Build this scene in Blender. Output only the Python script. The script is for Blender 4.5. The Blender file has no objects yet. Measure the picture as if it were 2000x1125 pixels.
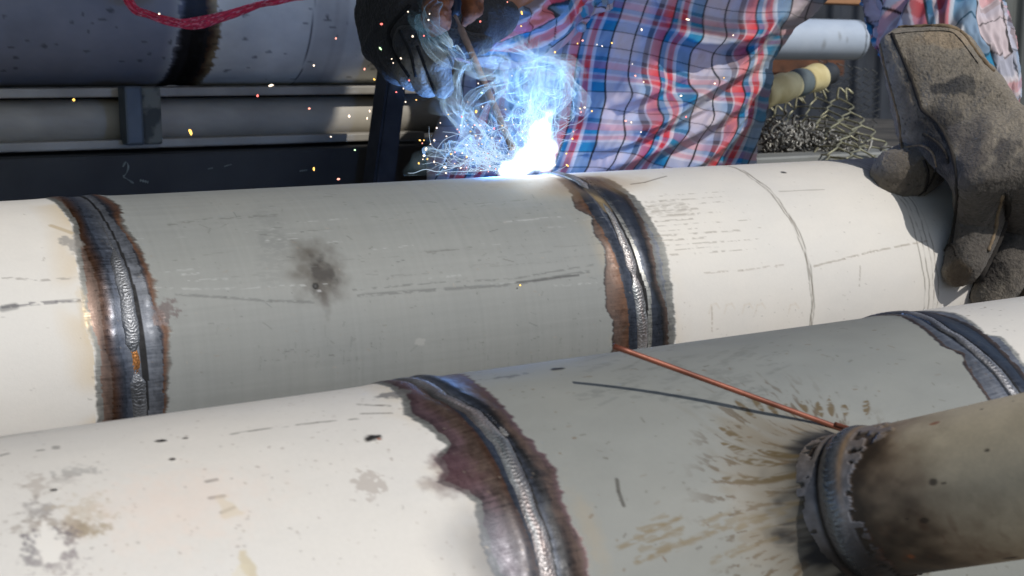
import bpy, bmesh, math, random
import numpy as np
from mathutils import Vector, Matrix
from mathutils.bvhtree import BVHTree
random.seed(5)
RNG = np.random.default_rng(11)
SC = bpy.context.scene
COL = SC.collection

# ------------------------------------------------------------------ camera
F = 2563.0
YAW, PITCH, ROLL = math.radians(31.275), math.radians(9.38), math.radians(-.1)
FW = np.array([math.sin(YAW)*math.cos(PITCH), math.cos(YAW)*math.cos(PITCH), -math.sin(PITCH)])
_rt = np.array([math.cos(YAW), -math.sin(YAW), 0.0]); _up = np.cross(_rt, FW)
RT = _rt*math.cos(ROLL)+_up*math.sin(ROLL); UP = -_rt*math.sin(ROLL)+_up*math.cos(ROLL)
cam_d = bpy.data.cameras.new('camera'); cam = bpy.data.objects.new('camera', cam_d); COL.objects.link(cam)
cam.matrix_world = Matrix(((RT[0], UP[0], -FW[0], 0), (RT[1], UP[1], -FW[1], 0), (RT[2], UP[2], -FW[2], 0), (0, 0, 0, 1)))
cam_d.sensor_width = 36; cam_d.lens = 36*F/2000; cam_d.clip_start = .02; cam_d.clip_end = 500
cam_d.dof.use_dof = True; cam_d.dof.focus_distance = .85; cam_d.dof.aperture_fstop = 24
SC.camera = cam

# ------------------------------------------------------------------ light
SUN = np.array([.25, -.70, .67]); SUN /= np.linalg.norm(SUN)
w = bpy.data.worlds.new('World'); SC.world = w; w.use_nodes = True
nt = w.node_tree; nt.nodes.clear()
sky = nt.nodes.new('ShaderNodeTexSky'); sky.sky_type = 'NISHITA'; sky.sun_disc = False
sky.sun_elevation = math.asin(SUN[2]); sky.sun_rotation = math.atan2(SUN[0], SUN[1])
bg = nt.nodes.new('ShaderNodeBackground'); bg.inputs[1].default_value = .10
out = nt.nodes.new('ShaderNodeOutputWorld'); nt.links.new(sky.outputs[0], bg.inputs[0]); nt.links.new(bg.outputs[0], out.inputs[0])
sl = bpy.data.lights.new('sun', 'SUN'); sl.energy = 2.85; sl.angle = math.radians(.53); sl.color = (1, .965, .91)
so = bpy.data.objects.new('sun', sl); COL.objects.link(so); so.rotation_euler = Vector(SUN).to_track_quat('Z', 'Y').to_euler()
SC.view_settings.view_transform = 'Standard'; SC.view_settings.look = 'None'; SC.view_settings.exposure = 0; SC.view_settings.gamma = 1
SC.cycles.use_denoising = True; SC.cycles.volume_step_rate = .6; SC.cycles.volume_max_steps = 256
SC.cycles.max_bounces = 8; SC.cycles.transparent_max_bounces = 48; SC.cycles.volume_bounces = 1

# ------------------------------------------------------------------ pixel / space helpers (photo pixels, 2000 x 1125)
def ray(px, py):
    v = RT*(px-1000)+UP*(562.5-py)+FW*F
    return v/np.linalg.norm(v)
def W(px, py, d):                       # point at forward depth d
    return (RT*(px-1000)/F+UP*(562.5-py)/F+FW)*d
def onY(px, py, Y):
    v = ray(px, py); return v*(Y/v[1])
def srgb(r, g, b):
    f = lambda c: (c/255/12.92) if c/255 <= .04045 else ((c/255+.055)/1.055)**2.4
    return np.array([f(r), f(g), f(b)])

# ------------------------------------------------------------------ numpy noise
_L = RNG.random((512, 512))
def vnoise(x, y):
    xi = np.floor(x).astype(np.int64); yi = np.floor(y).astype(np.int64); fx = x-xi; fy = y-yi
    fx = fx*fx*(3-2*fx); fy = fy*fy*(3-2*fy); a = xi & 511; b = (xi+1) & 511; c = yi & 511; d = (yi+1) & 511
    return (_L[a, c]*(1-fx)+_L[b, c]*fx)*(1-fy)+(_L[a, d]*(1-fx)+_L[b, d]*fx)*fy
def fbm(x, y, o=4):
    s = 0; a = 1; t = 0
    for i in range(o):
        s = s+a*vnoise(x*2**i+17.3*i, y*2**i+5.1*i); t += a; a *= .55
    return s/t
def sstep(a, b, x):
    t = np.clip((x-a)/(b-a), 0, 1); return t*t*(3-2*t)

# ------------------------------------------------------------------ object helpers
def link(name, me, mat=None, parent=None):
    o = bpy.data.objects.new(name, me); COL.objects.link(o)
    if mat is not None: me.materials.append(mat)
    if parent is not None: o.parent = parent
    return o
def tag(o, label=None, cat=None, group=None, kind=None):
    if label: o['label'] = label
    if cat: o['category'] = cat
    if group: o['group'] = group
    if kind: o['kind'] = kind
    return o
def empty(name, loc=(0, 0, 0)):
    o = bpy.data.objects.new(name, None); COL.objects.link(o); o.location = loc; o.empty_display_size = .05
    return o
def unparent_offset(o):                 # children are built in world space
    for c in o.children: c.matrix_parent_inverse = Matrix.Translation(-Vector(o.location))
def smooth(me):
    me.polygons.foreach_set('use_smooth', np.ones(len(me.polygons), bool)); me.update()
def np_mesh(name, V, Q):
    me = bpy.data.meshes.new(name); n = len(V); k = Q.shape[1]
    me.vertices.add(n); me.vertices.foreach_set('co', np.ascontiguousarray(V, np.float32).ravel())
    me.loops.add(Q.size); me.loops.foreach_set('vertex_index', np.ascontiguousarray(Q, np.int32).ravel())
    me.polygons.add(len(Q)); me.polygons.foreach_set('loop_start', np.arange(0, Q.size, k, dtype=np.int32))
    me.polygons.foreach_set('loop_total', np.full(len(Q), k, np.int32))
    me.update(calc_edges=True); me.validate(); smooth(me); return me
def grid_quads(nu, nv, closed=False, flip=False):
    i = np.arange(nu-1)[:, None]; j = np.arange(nv if closed else nv-1)[None, :]
    a = i*nv+j; b = i*nv+(j+1) % nv; c = (i+1)*nv+(j+1) % nv; d = (i+1)*nv+j
    q = np.stack([a, b, c, d], -1).reshape(-1, 4)
    return q[:, ::-1] if flip else q
def add_attr(me, name, arr):
    if arr.ndim == 2:
        a = me.attributes.new(name, 'FLOAT_COLOR', 'POINT'); c = np.ones((len(arr), 4), np.float32); c[:, :3] = arr
        a.data.foreach_set('color', c.ravel())
    else:
        a = me.attributes.new(name, 'FLOAT', 'POINT'); a.data.foreach_set('value', arr.astype(np.float32).ravel())

# ------------------------------------------------------------------ materials
def new_mat(name):
    m = bpy.data.materials.new(name); m.use_nodes = True; t = m.node_tree
    return m, t, t.nodes['Principled BSDF']
def add_bump(t, p, scale, strength, dist=.001, detail=4, stretch=None):
    tc = t.nodes.new('ShaderNodeTexCoord'); n = t.nodes.new('ShaderNodeTexNoise'); n.inputs['Scale'].default_value = scale; n.inputs['Detail'].default_value = detail
    if stretch:
        mp = t.nodes.new('ShaderNodeMapping'); mp.inputs['Scale'].default_value = stretch; t.links.new(tc.outputs['Object'], mp.inputs[0]); t.links.new(mp.outputs[0], n.inputs['Vector'])
    else: t.links.new(tc.outputs['Object'], n.inputs['Vector'])
    b = t.nodes.new('ShaderNodeBump'); b.inputs['Strength'].default_value = strength; b.inputs['Distance'].default_value = dist
    t.links.new(n.outputs[0], b.inputs['Height']); t.links.new(b.outputs[0], p.inputs['Normal'])
    return n
def mat_attr(name, rough=None, metal=None, bump=(900, .12, .0004)):
    m, t, p = new_mat(name)
    a = t.nodes.new('ShaderNodeAttribute'); a.attribute_name = 'col'; t.links.new(a.outputs['Color'], p.inputs['Base Color'])
    if rough is None:
        r = t.nodes.new('ShaderNodeAttribute'); r.attribute_name = 'rough'; t.links.new(r.outputs['Fac'], p.inputs['Roughness'])
    else: p.inputs['Roughness'].default_value = rough
    if metal is None:
        r = t.nodes.new('ShaderNodeAttribute'); r.attribute_name = 'metal'; t.links.new(r.outputs['Fac'], p.inputs['Metallic'])
    else: p.inputs['Metallic'].default_value = metal
    if bump: add_bump(t, p, *bump)
    return m
def mat_noise(name, c1, c2, scale=8, rough=.6, metal=0, bump=.2, bscale=60, bdist=.002, contrast=(.35, .65), stretch=None):
    m, t, p = new_mat(name); p.inputs['Roughness'].default_value = rough; p.inputs['Metallic'].default_value = metal
    tc = t.nodes.new('ShaderNodeTexCoord'); n = t.nodes.new('ShaderNodeTexNoise'); n.inputs['Scale'].default_value = scale; n.inputs['Detail'].default_value = 6
    mp = t.nodes.new('ShaderNodeMapping'); t.links.new(tc.outputs['Object'], mp.inputs[0]); t.links.new(mp.outputs[0], n.inputs['Vector'])
    if stretch: mp.inputs['Scale'].default_value = stretch
    r = t.nodes.new('ShaderNodeValToRGB'); r.color_ramp.elements[0].position = contrast[0]; r.color_ramp.elements[1].position = contrast[1]
    r.color_ramp.elements[0].color = (*c1, 1); r.color_ramp.elements[1].color = (*c2, 1)
    t.links.new(n.outputs[0], r.inputs[0]); t.links.new(r.outputs[0], p.inputs['Base Color'])
    if bump: add_bump(t, p, bscale, bump, bdist)
    return m
def mat_emit(name, col, s):
    m, t, p = new_mat(name); p.inputs['Base Color'].default_value = (0, 0, 0, 1)
    p.inputs['Emission Color'].default_value = (*col, 1); p.inputs['Emission Strength'].default_value = s
    return m
M_PIPE = mat_attr('pickled_steel')
M_BEAD = mat_attr('weld_metal', bump=(1500, .2, .0003))
M_DARK = mat_noise('dark_steel', srgb(52, 60, 68), srgb(84, 92, 98), 14, .55, .3, .15)
M_COPPER = mat_noise('copper', srgb(104, 58, 42), srgb(144, 86, 66), 60, .42, .35, .1, 300, .0005)
M_BLACK = mat_noise('black_paint', srgb(26, 28, 32), srgb(44, 48, 54), 20, .6)

# ------------------------------------------------------------------ cylinder with a painted skin
class Skin:
    def __init__(s, yc, zc, r, xs, th, base):
        s.yc, s.zc, s.r = yc, zc, r; s.xs, s.th = xs, th
        s.X, TH = np.meshgrid(xs, th, indexing='ij'); s.S = TH*r; s.TH = TH
        s.c = np.empty(s.X.shape+(3,)); s.c[:] = base
        s.ro = np.full(s.X.shape, .62); s.me = np.full(s.X.shape, .0); s.h = np.zeros(s.X.shape)
        s.D = np.zeros(s.X.shape+(3,))
    def uv(s, px, py):
        v = ray(px, py); a = v[1]**2+v[2]**2; b = -2*(v[1]*s.yc+v[2]*s.zc); k = s.yc**2+s.zc**2-s.r**2
        d = max(b*b-4*a*k, 0); t = (-b-math.sqrt(d))/2/a; p = v*t
        return p[0], math.atan2(p[2]-s.zc, -(p[1]-s.yc))*s.r
    def pt(s, x, S, h=0):
        t = S/s.r; return np.array([x, s.yc-(s.r+h)*math.cos(t), s.zc+(s.r+h)*math.sin(t)])
    def curve(s, pts, ext=True):
        q = np.array([s.uv(*p) for p in pts]); q = q[np.argsort(q[:, 1])]
        return np.interp(s.th*s.r, q[:, 1], q[:, 0])
    def win(s, x0, x1, s0, s1):
        a, b = np.searchsorted(s.xs, [x0, x1]); c, d = np.searchsorted(s.th*s.r, [s0, s1])
        return slice(max(a-1, 0), b+1), slice(max(c-1, 0), d+1)
    def blend(s, sl, m, col, rough=None, metal=None, h=0):
        m = np.clip(m, 0, 1); s.c[sl] += (np.asarray(col)-s.c[sl])*m[..., None]
        if rough is not None: s.ro[sl] += (rough-s.ro[sl])*m
        if metal is not None: s.me[sl] += (metal-s.me[sl])*m
        if h: s.h[sl] += h*m
    def blob(s, px, py, rx, ry, col, a=1, soft=.3, rag=.5, ang=0, uvp=None, fr=300, **k):
        x, S = s.uv(px, py) if uvp is None else uvp; R = max(rx, ry)*1.6
        sl = s.win(x-R, x+R, S-R, S+R); dx = s.X[sl]-x; ds = s.S[sl]-S
        if dx.size == 0: return
        ca, sa = math.cos(ang), math.sin(ang); u = (dx*ca+ds*sa)/rx; v = (-dx*sa+ds*ca)/ry
        d = np.sqrt(u*u+v*v)+rag*(fbm(s.X[sl]*fr+7, s.S[sl]*fr+3, 3)-.5)*2
        s.blend(sl, a*(1-sstep(1-soft, 1+soft*.3, d)), col, **k)
    def stroke(s, pts, wd, col, a=1, dash=0, uvp=False, taper=False, wob=0, **k):
        q = np.array(pts if uvp else [s.uv(*p) for p in pts], float)
        cum = np.concatenate([[0], np.cumsum(np.hypot(*np.diff(q, axis=0).T))]); tot = cum[-1]+1e-9
        pad = wd*2.5+.001
        for i in range(len(q)-1):
            A, B = q[i], q[i+1]; lo = np.minimum(A, B)-pad; hi = np.maximum(A, B)+pad
            sl = s.win(lo[0], hi[0], lo[1], hi[1]); 
            if s.X[sl].size == 0: continue
            X = s.X[sl]; S = s.S[sl]
            if wob: S = S+wob*(vnoise(X*120, S*20)-.5)
            d = B-A; L2 = d@d+1e-12; t = np.clip(((X-A[0])*d[0]+(S-A[1])*d[1])/L2, 0, 1)
            dist = np.hypot(X-A[0]-t*d[0], S-A[1]-t*d[1]); al = (cum[i]+t*math.sqrt(L2))/tot
            ww = wd*(.5 if not taper else np.sqrt(np.clip(np.sin(al*math.pi), .02, 1))*.5)
            m = a*(1-sstep(ww*.6, ww*1.3+.0002, dist))
            if dash: m = m*sstep(dash-.12, dash+.12, fbm(X*260+q[0, 0]*91, S*900, 2))
            s.blend(sl, m, col, **k)
    def bands(s, curves, stops, jag, x_pad=0, alpha=None, groove=1):
        """stops[i] = (colA, colB) colours at both sides of the i-th interval"""
        C = np.array(curves)
        for i in range(len(C)):
            if jag[i]:
                n = (fbm(s.th*s.r*380+31*i, np.full_like(s.th, 3.3+i), 4)-.5)*2*jag[i]+(vnoise(s.th*s.r*1500+7*i, np.full_like(s.th, 9.3))-.5)*jag[i]*.5
                C[i] = C[i]+n
        C = np.maximum.accumulate(C, axis=0)
        brush = fbm(s.X*90, s.S*1800, 3)-.5; cl = fbm(s.X*60, s.S*45, 3)-.5; fine = fbm(s.X*700, s.S*420, 2)-.5
        for i, st in enumerate(stops):
            a = C[i][None, :]; b = C[i+1][None, :]; t = np.clip((s.X-a)/np.maximum(b-a, 1e-5), 0, 1)
            m = ((s.X >= a) & (s.X < b))*sstep(0, .0016, s.X-C[0][None]+.0002)*sstep(0, .0016, C[-1][None]-s.X+.0002)
            if alpha is not None: m = m*alpha
            t2 = np.clip(t+cl*.5, 0, 1); t2 = t2*t2*(3-2*t2)
            ca, cb = np.asarray(st[0]), np.asarray(st[1]); col = ca+(cb-ca)*t2[..., None]
            col = np.clip(col*(1+.75*brush+.5*cl+.45*fine)[..., None], 0, 1)
            s.c += (col-s.c)*m[..., None]
            s.ro += ((st[2] if len(st) > 2 else .34)+.13+.25*(fine+brush)-s.ro)*m; s.me += (.5-s.me)*m
            s.h -= .0002*groove*m
    def verts(s, sl=slice(None)):
        R = s.r+s.h[sl]; T = s.TH[sl]
        V = np.stack([s.X[sl], s.yc-R*np.cos(T), s.zc+R*np.sin(T)], -1)+s.D[sl]
        return V
    def part(s, name, i0, i1, mat, parent):
        sl = slice(i0, i1+1); V = s.verts(sl); nu, nv = V.shape[:2]
        me = np_mesh(name, V.reshape(-1, 3), grid_quads(nu, nv, True, True))
        add_attr(me, 'col', np.clip(s.c[sl], 0, 1).reshape(-1, 3)); add_attr(me, 'rough', np.clip(s.ro[sl], .12, .95).ravel()); add_attr(me, 'metal', np.clip(s.me[sl], 0, 1).ravel())
        return link(name, me, mat, parent)
def axis_grid(dense, step, outer, coarse=.02):
    a = np.arange(dense[0], dense[1], step)
    return np.concatenate([np.arange(outer[0], dense[0]-coarse*.5, coarse), a, np.arange(dense[1]+coarse*.5, outer[1], coarse)])
def ang_grid(r, step, a0=-22, a1=122, cn=40):
    d = np.arange(math.radians(a0), math.radians(a1), step/r)
    return np.concatenate([d, np.linspace(math.radians(a1), math.radians(a0+360), cn)[:-1]])

CREAM = srgb(209, 205, 198); GREY = srgb(130, 132, 129)
DK = srgb(30, 30, 32); BLUE = srgb(60, 66, 78); SLATE = srgb(98, 102, 110); BRN = srgb(92, 76, 68); RUSTY = srgb(100, 70, 52); PURP = srgb(96, 76, 80); RIM = srgb(134, 134, 130); STRAW = srgb(196, 172, 130)

def weather(s, x0, x1, S0, S1, n, cols, lmin=.0006, lmax=.005, amax=.7):
    for _ in range(n):
        x = RNG.uniform(x0, x1); S = RNG.uniform(S0, S1); L = lmin+(lmax-lmin)*RNG.random()**3; a = RNG.normal(0, .35) if RNG.random() < .75 else RNG.uniform(0, 3.1)
        c = cols[RNG.integers(len(cols))]
        s.stroke([(x, S), (x+L*math.cos(a), S+L*math.sin(a))], RNG.uniform(.0002, .0009), c, RNG.uniform(.15, amax), uvp=True)
def mottling(s, amp=.06, warm=.02):
    n1 = fbm(s.X*14, s.S*14, 4)-.5; n2 = fbm(s.X*55, s.S*160, 4)-.5; n3 = fbm(s.X*900, s.S*900, 2)-.5
    s.c *= (1+amp*n1*2+amp*.9*n2+.05*n3)[..., None]
    s.c[..., 0] *= 1+warm*n1*2; s.c[..., 2] *= 1-warm*n1*3
    s.ro += .1*n2+.06*n3
def bead(s, pts, name, parent, wd=.009, ht=.0022, pitch=.0021, s_rng=(-20, 120), prof=None, tint=0, col=(.30, .31, .33)):
    """raised rippled weld bead along a curve round the pipe; prof(pixel-free arc length S) -> width factor"""
    q = np.array([s.uv(*p) for p in pts]); q = q[np.argsort(q[:, 1])]
    S = np.arange(math.radians(s_rng[0])*s.r, math.radians(s_rng[1])*s.r, .00045); U = np.linspace(-1, 1, 25)
    xc = np.interp(S, q[:, 1], q[:, 0])+(fbm(S*180, S*0+2.2, 2)-.5)*.0012
    wf = np.ones_like(S) if prof is None else prof(S)
    kk = np.ones(21)/21; wf = np.convolve(np.pad(wf, 10, mode='edge'), kk, mode='valid'); wf = wf*(1+.25*(fbm(S*110, S*0+8.8, 3)-.5)); wq = wd*.5*np.maximum(wf, .02)
    SS, UU = np.meshgrid(S, U, indexing='ij'); ph = SS/pitch-1.0*UU**2+2.6*fbm(SS*230, UU*1.6, 3); fr = ph-np.floor(ph)
    rip = sstep(0, .75, fr)*(1-sstep(.78, 1, fr))
    Hh = ht*np.clip(wf, 0, 1)[:, None]*(np.clip(1-UU**2, 0, 1)**.6*(.84+.16*rip))-.0006*(np.abs(UU) > .97)+.00025*(fbm(SS*1500, UU*8, 2)-.5)
    R = s.r+Hh+.00005; T = SS/s.r
    V = np.stack([xc[:, None]+UU*wq[:, None], s.yc-R*np.cos(T), s.zc+R*np.sin(T)], -1)
    me = np_mesh(name, V.reshape(-1, 3), grid_quads(len(S), len(U)))
    base = np.asarray(col); dark = .62+.38*rip*np.clip(1-UU**2, 0, 1)**.4; cl = fbm(SS*70, UU*1.5, 3)
    c = base[None, None]*dark[..., None]*(.27+.95*cl)[..., None]
    c = c+(np.array([.10, -.01, -.04])*tint)[None, None]*(fbm(SS*60+9, UU*2, 2)-.35)[..., None]*2
    add_attr(me, 'col', np.clip(c, .01, 1).reshape(-1, 3)); add_attr(me, 'rough', np.clip(.52-.12*rip+.3*(cl-.5), .2, .9).ravel()); add_attr(me, 'metal', np.full(c.shape[:2], .75).ravel())
    return link(name, me, M_BEAD, parent)

# ================================================================== GROUND, WALL
GZ = -1.05
bm = bmesh.new(); bmesh.ops.create_grid(bm, x_segments=8, y_segments=8, size=60)
me = bpy.data.meshes.new('ground'); bm.to_mesh(me); bm.free()
g = link('ground', me, mat_noise('yard_dirt', srgb(84, 78, 70), srgb(120, 112, 102), 3, .95, 0, .6, 30, .02)); g.location = (0, 0, GZ); tag(g, kind='structure')

# ================================================================== PIPE IN THE MIDDLE (being welded)
def build_pipe_mid():
    root = empty('steel_pipe', (.5, .8677, -.1903-.11))
    tag(root, 'pale steel pipe with grey middle length between two weld bands, the arc burning on it', 'pipe')
    s = Skin(.8677, -.1903, .11, axis_grid((.0, 1.06), .0008, (-.7, 1.9)), ang_grid(.11, .0008), CREAM)
    mottling(s, .05, .015)
    # left weld
    L0 = [(81, 381), (119, 411), (141, 445), (145, 492), (154, 548), (158, 599), (166, 642), (183, 684), (183, 735), (188, 823)]
    L1 = [(111, 386), (145, 445), (171, 501), (192, 560), (200, 633), (205, 676), (218, 727), (220, 816)]
    LB = [(140, 380), (188, 426), (222, 488), (245, 573), (258, 667), (267, 744), (273, 808)]
    L2 = [(150, 381), (195, 424), (239, 509), (260, 573), (273, 637), (282, 723), (283, 808)]
    L3 = [(170, 378), (213, 424), (256, 479), (277, 539), (299, 599), (314, 667), (318, 808)]
    L4 = [(192, 377), (239, 407), (243, 441), (273, 484), (303, 539), (311, 595), (326, 625), (337, 654), (333, 701), (326, 801)]
    R0 = [(1085, 350), (1114, 380), (1121, 407), (1153, 424), (1156, 453), (1178, 485), (1181, 513), (1178, 549), (1181, 602), (1196, 631), (1194, 677)]
    R1 = [(1110, 360), (1156, 421), (1178, 456), (1199, 499), (1213, 549), (1224, 602), (1226, 673)]
    RB = [(1078, 337), (1142, 364), (1185, 407), (1213, 463), (1231, 513), (1242, 559), (1251, 606), (1254, 670)]
    R2 = [(1095, 337), (1160, 370), (1213, 442), (1235, 492), (1245, 527), (1260, 570), (1263, 620), (1263, 673)]
    R3 = [(1105, 337), (1178, 364), (1213, 382), (1245, 435), (1263, 495), (1270, 556), (1288, 602), (1293, 668)]
    R4 = [(1120, 336), (1199, 353), (1242, 385), (1274, 431), (1299, 474), (1309, 520), (1316, 584), (1320, 666)]
    cL = [s.curve(c) for c in (L0, L1, LB, L2, L3, L4)]; cR = [s.curve(c) for c in (R0, R1, RB, R2, R3, R4)]
    # grey middle length
    mid = ((s.X > cL[4][None]) & (s.X < cR[1][None])).astype(float)
    s.c += (s.c*(GREY/CREAM)-s.c)*mid[..., None]
    br = fbm(s.X*12, s.S*420, 3)-.5; vert = fbm(s.X*420, s.S*9, 3)-.5
    s.c *= (1+mid*(.10*br+.10*vert))[..., None]
    # straw tint outside of the bands
    for cv, sg, amp in ((cL[0], -1, .55), (cR[5], 1, .25), (cR[0], -1, .25)):
        d = sg*(s.X-cv[None]); m = np.clip(1-d/.018, 0, 1)*(d > 0)*amp*sstep(.35, .7, fbm(s.X*30, s.S*30, 3)); s.blend((slice(None), slice(None)), m, STRAW)
    w3 = .0012
    s.bands([cL[0], cL[0]+.004, cL[1], cL[1]+.008, cL[2]+.003, cL[3]+.002, cL[4], cL[5]-.004, cL[5]],
            [(RIM, RIM*.8, .4), (BRN*1.6, BRN*.9, .3), (RUSTY*.5, BLUE*.7, .22), (BLUE*1.1, SLATE*.9, .3), (DK, DK, .5), (SLATE, SLATE*.7, .32), (BLUE*.5, RUSTY*.9, .3), (RUSTY*.8, RIM*.55, .4)],
            [w3, .0006, .001, .0008, 0, 0, .0015, .001, .0028])
    def ridge(cv, off, wdt, amp, al=1): s.h += amp*al*np.exp(-(((s.X-cv[None]-off)/wdt)**2))*(.75+.5*fbm(s.X*60, s.S*90, 2))
    ridge(cL[2], -.011, .006, .0011); ridge(cL[2], .012, .006, .0011); ridge(cL[2], 0, .022, .0006)
    top = 1-sstep(math.radians(74), math.radians(84), s.TH)
    s.bands([cR[0], cR[0]+.003, cR[1], cR[1]+.009, cR[2]-.004, cR[2]+.004, cR[3]+.001, cR[3]+.004, cR[4], cR[4]+.006, cR[5]-.007, cR[5]],
            [(DK*1.5, BRN, .4), (BRN, RUSTY*.8, .35), (BLUE*.6, BLUE*.9, .3), (SLATE, BLUE, .3), (DK, DK, .4), (DK*.5, DK*.6, .5), (RIM*1.2, RIM*.9, .2), (BLUE*.8, BLUE*.45, .28), (DK*1.2, BRN*.8, .35), (RIM*.55, SLATE*1.1, .35), (RIM*.8, RIM, .45)],
            [.002, .001, .001, .0006, 0, 0, .0004, .0004, .0012, .002, .002, .0022], alpha=top)
    ridge(cR[2], -.012, .006, .0011, top); ridge(cR[2], .013, .0055, .0012, top); ridge(cR[2], 0, .022, .0006, top)
    # heat stain at the crest beside the arc
    x, S = s.uv(1110, 352)
    for rx, ry, col, a in ((.085, .03, STRAW*.75, .5), (.055, .024, RUSTY*1.3, .45), (.03, .02, BRN*.9, .5)):
        s.blob(0, 0, rx, ry, col, a, soft=.9, rag=.25, uvp=(x+.005, S-.004), fr=60)
    s.stroke([(1078, 337), (1105, 343), (1130, 357), (1143, 368)], .014, DK*.8, .95, wob=.002)
    s.stroke([(1150, 372), (1170, 390), (1185, 410)], .008, STRAW*.6, .7)
    s.stroke([(1160, 372), (1190, 385), (1213, 410)], .016, BLUE*.6, .7)
    # burn mark, scratches
    x, S = s.uv(625, 548)
    s.blob(0, 0, .020, .026, srgb(62, 54, 44), .9, soft=.95, rag=.45, uvp=(x+.001, S+.008), fr=120)
    s.blob(0, 0, .011, .013, srgb(38, 33, 28), .95, soft=.8, rag=.8, uvp=(x+.002, S+.004), fr=200)
    s.blob(0, 0, .0035, .013, srgb(60, 52, 46), .7, soft=.9, rag=.5, uvp=(x, S-.012), fr=200)
    s.blob(0, 0, .002, .001, (.35, .35, .35), .8, soft=.6, uvp=(x-.002, S-.007), h=.0003)
    s.blob(0, 0, .002, .002, (.01, .01, .01), .95, soft=.4, uvp=(x-.004, S-.003), h=-.0008)
    s.stroke([(345, 575), (440, 581), (530, 588), (612, 590)], .0017, srgb(88, 90, 88), .6, dash=.33)
    s.stroke([(300, 563), (420, 565), (600, 556)], .0012, srgb(170, 172, 170), .35, dash=.5)
    s.stroke([(700, 577), (850, 566), (1000, 556), (1150, 530)], .0022, srgb(84, 86, 84), .65, dash=.42)
    s.stroke([(690, 566), (850, 552), (1000, 545), (1170, 515)], .0012, srgb(84, 86, 84), .6, dash=.5)
    s.stroke([(1010, 552), (1130, 537)], .0016, srgb(60, 60, 60), .7)
    for k in range(46):
        y = 400+RNG.uniform(0, 160); xx = RNG.uniform(250, 1120); ln = RNG.uniform(20, 130)
        s.stroke([(xx, y), (xx+ln, y-ln*.055-RNG.uniform(0, 6))], RNG.uniform(.0004, .0014), srgb(92, 92, 88) if RNG.random() < .7 else srgb(172, 174, 172), RNG.uniform(.2, .6), dash=.55)
    s.stroke([(330, 440), (400, 428), (470, 424), (540, 420)], .003, srgb(96, 96, 92), .6, dash=.6)
    s.stroke([(520, 420), (535, 470), (528, 530)], .02, srgb(112, 114, 112), .35, dash=.45)
    # pencil rings
    P = [(1409, 322), (1462, 346), (1526, 403), (1562, 456), (1583, 520), (1590, 584), (1587, 627)]
    Q = [(1690, 319.5), (1787, 394), (1809, 469), (1820, 536), (1824, 596)]
    for cv, offs in ((s.curve(P), (-.0014, .0002, .0016)), (s.curve(Q)-.006, (-.007, -.002, .004, .009))):
        cv = np.full_like(cv, np.median(cv[(s.th > .1) & (s.th < 1.4)]))*.5+cv*.5
        for o in offs:
            cc = cv+o+(fbm(s.th*8+o*999, s.th*0, 2)-.5)*.003; m = 1-sstep(.0004, .0011, np.abs(s.X-cc[None])); m *= .25+.75*sstep(.3, .6, fbm(s.X*10, s.S*90+o*700, 3))
            s.blend((slice(None), slice(None)), m*.6, srgb(100, 92, 78))
    # scrapes right of the weld
    for k in range(13):
        y0 = 385+k*9.5; x0 = 1262+k*3+RNG.uniform(-5, 5); ln = RNG.uniform(70, 190)
        s.stroke([(x0, y0), (x0+ln, y0-ln*.07)], RNG.uniform(.0004, .0016), srgb(132, 122, 110), .55, dash=.52)
    for k in range(5):
        y0 = 395+k*7; s.stroke([(1262, y0), (1330+k*6, y0-5)], .003, srgb(150, 142, 130), .35, dash=.4)
    s.stroke([(1232, 360), (1260, 356), (1302, 344)], .0012, srgb(80, 66, 50), .8)
    s.stroke([(1590, 520), (1650, 505), (1700, 492), (1760, 480), (1812, 470)], .0014, srgb(140, 128, 112), .6, dash=.42)
    s.stroke([(1376, 533), (1450, 528), (1530, 517)], .0012, srgb(150, 138, 124), .5, dash=.5)
    s.stroke([(1522, 374), (1610, 370)], .0008, srgb(130, 120, 110), .6)
    s.stroke([(1680, 520), (1678, 560)], .0014, srgb(140, 130, 118), .5, dash=.4)
    s.stroke([(1390, 600), (1390, 650)], .0012, srgb(150, 135, 115), .5, dash=.4)
    for a in (1385, 1415, 1450, 1475, 1540):
        s.stroke([(a, 612), (a+4, 596), (a+14, 593), (a+20, 602)], .0016, srgb(196, 184, 166), .28)
    s.blob(1530, 337, .0035, .0022, (.02, .02, .02), 1, soft=.3, h=.0005)
    # left part marks
    s.stroke([(5, 600), (60, 593), (110, 590), (155, 587)], .002, srgb(110, 108, 110), .8, dash=.4)
    s.stroke([(5, 603), (30, 598)], .004, srgb(70, 70, 74), .6)
    s.stroke([(5, 542), (80, 548), (148, 543)], .0014, srgb(130, 124, 118), .6, dash=.5)
    s.stroke([(100, 441), (140, 456)], .003, STRAW*.7, .6)
    s.blob(140, 476, .006, .008, srgb(150, 146, 140), .9, rag=.8); s.blob(165, 620, .003, .02, STRAW, .5, soft=.9)
    s.blob(322, 610, .009, .006, srgb(92, 80, 78), .85, rag=.9, ang=.6)
    s.blob(820, 668, .004, .003, srgb(150, 150, 146), .8); s.blob(650, 460, .012, .03, srgb(128, 130, 127), .3, soft=.8)
    S1 = .11*1.7
    weather(s, .05, 1.0, -.01, S1, 620, [srgb(90, 84, 78), srgb(130, 118, 104), srgb(150, 140, 128)], .0002, .003, .45)
    weather(s, .25, .57, .0, S1, 260, [srgb(60, 62, 62), srgb(84, 84, 80)], .0005, .008, .6)
    for k in range(34):                 # grime near the underside
        x0 = RNG.uniform(440, 1180); y0 = RNG.uniform(655, 700); s.stroke([(x0, y0), (x0+RNG.uniform(-2, 2), y0+RNG.uniform(6, 30))], RNG.uniform(.0005, .0012), srgb(96, 98, 96), .35, dash=.5)
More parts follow.
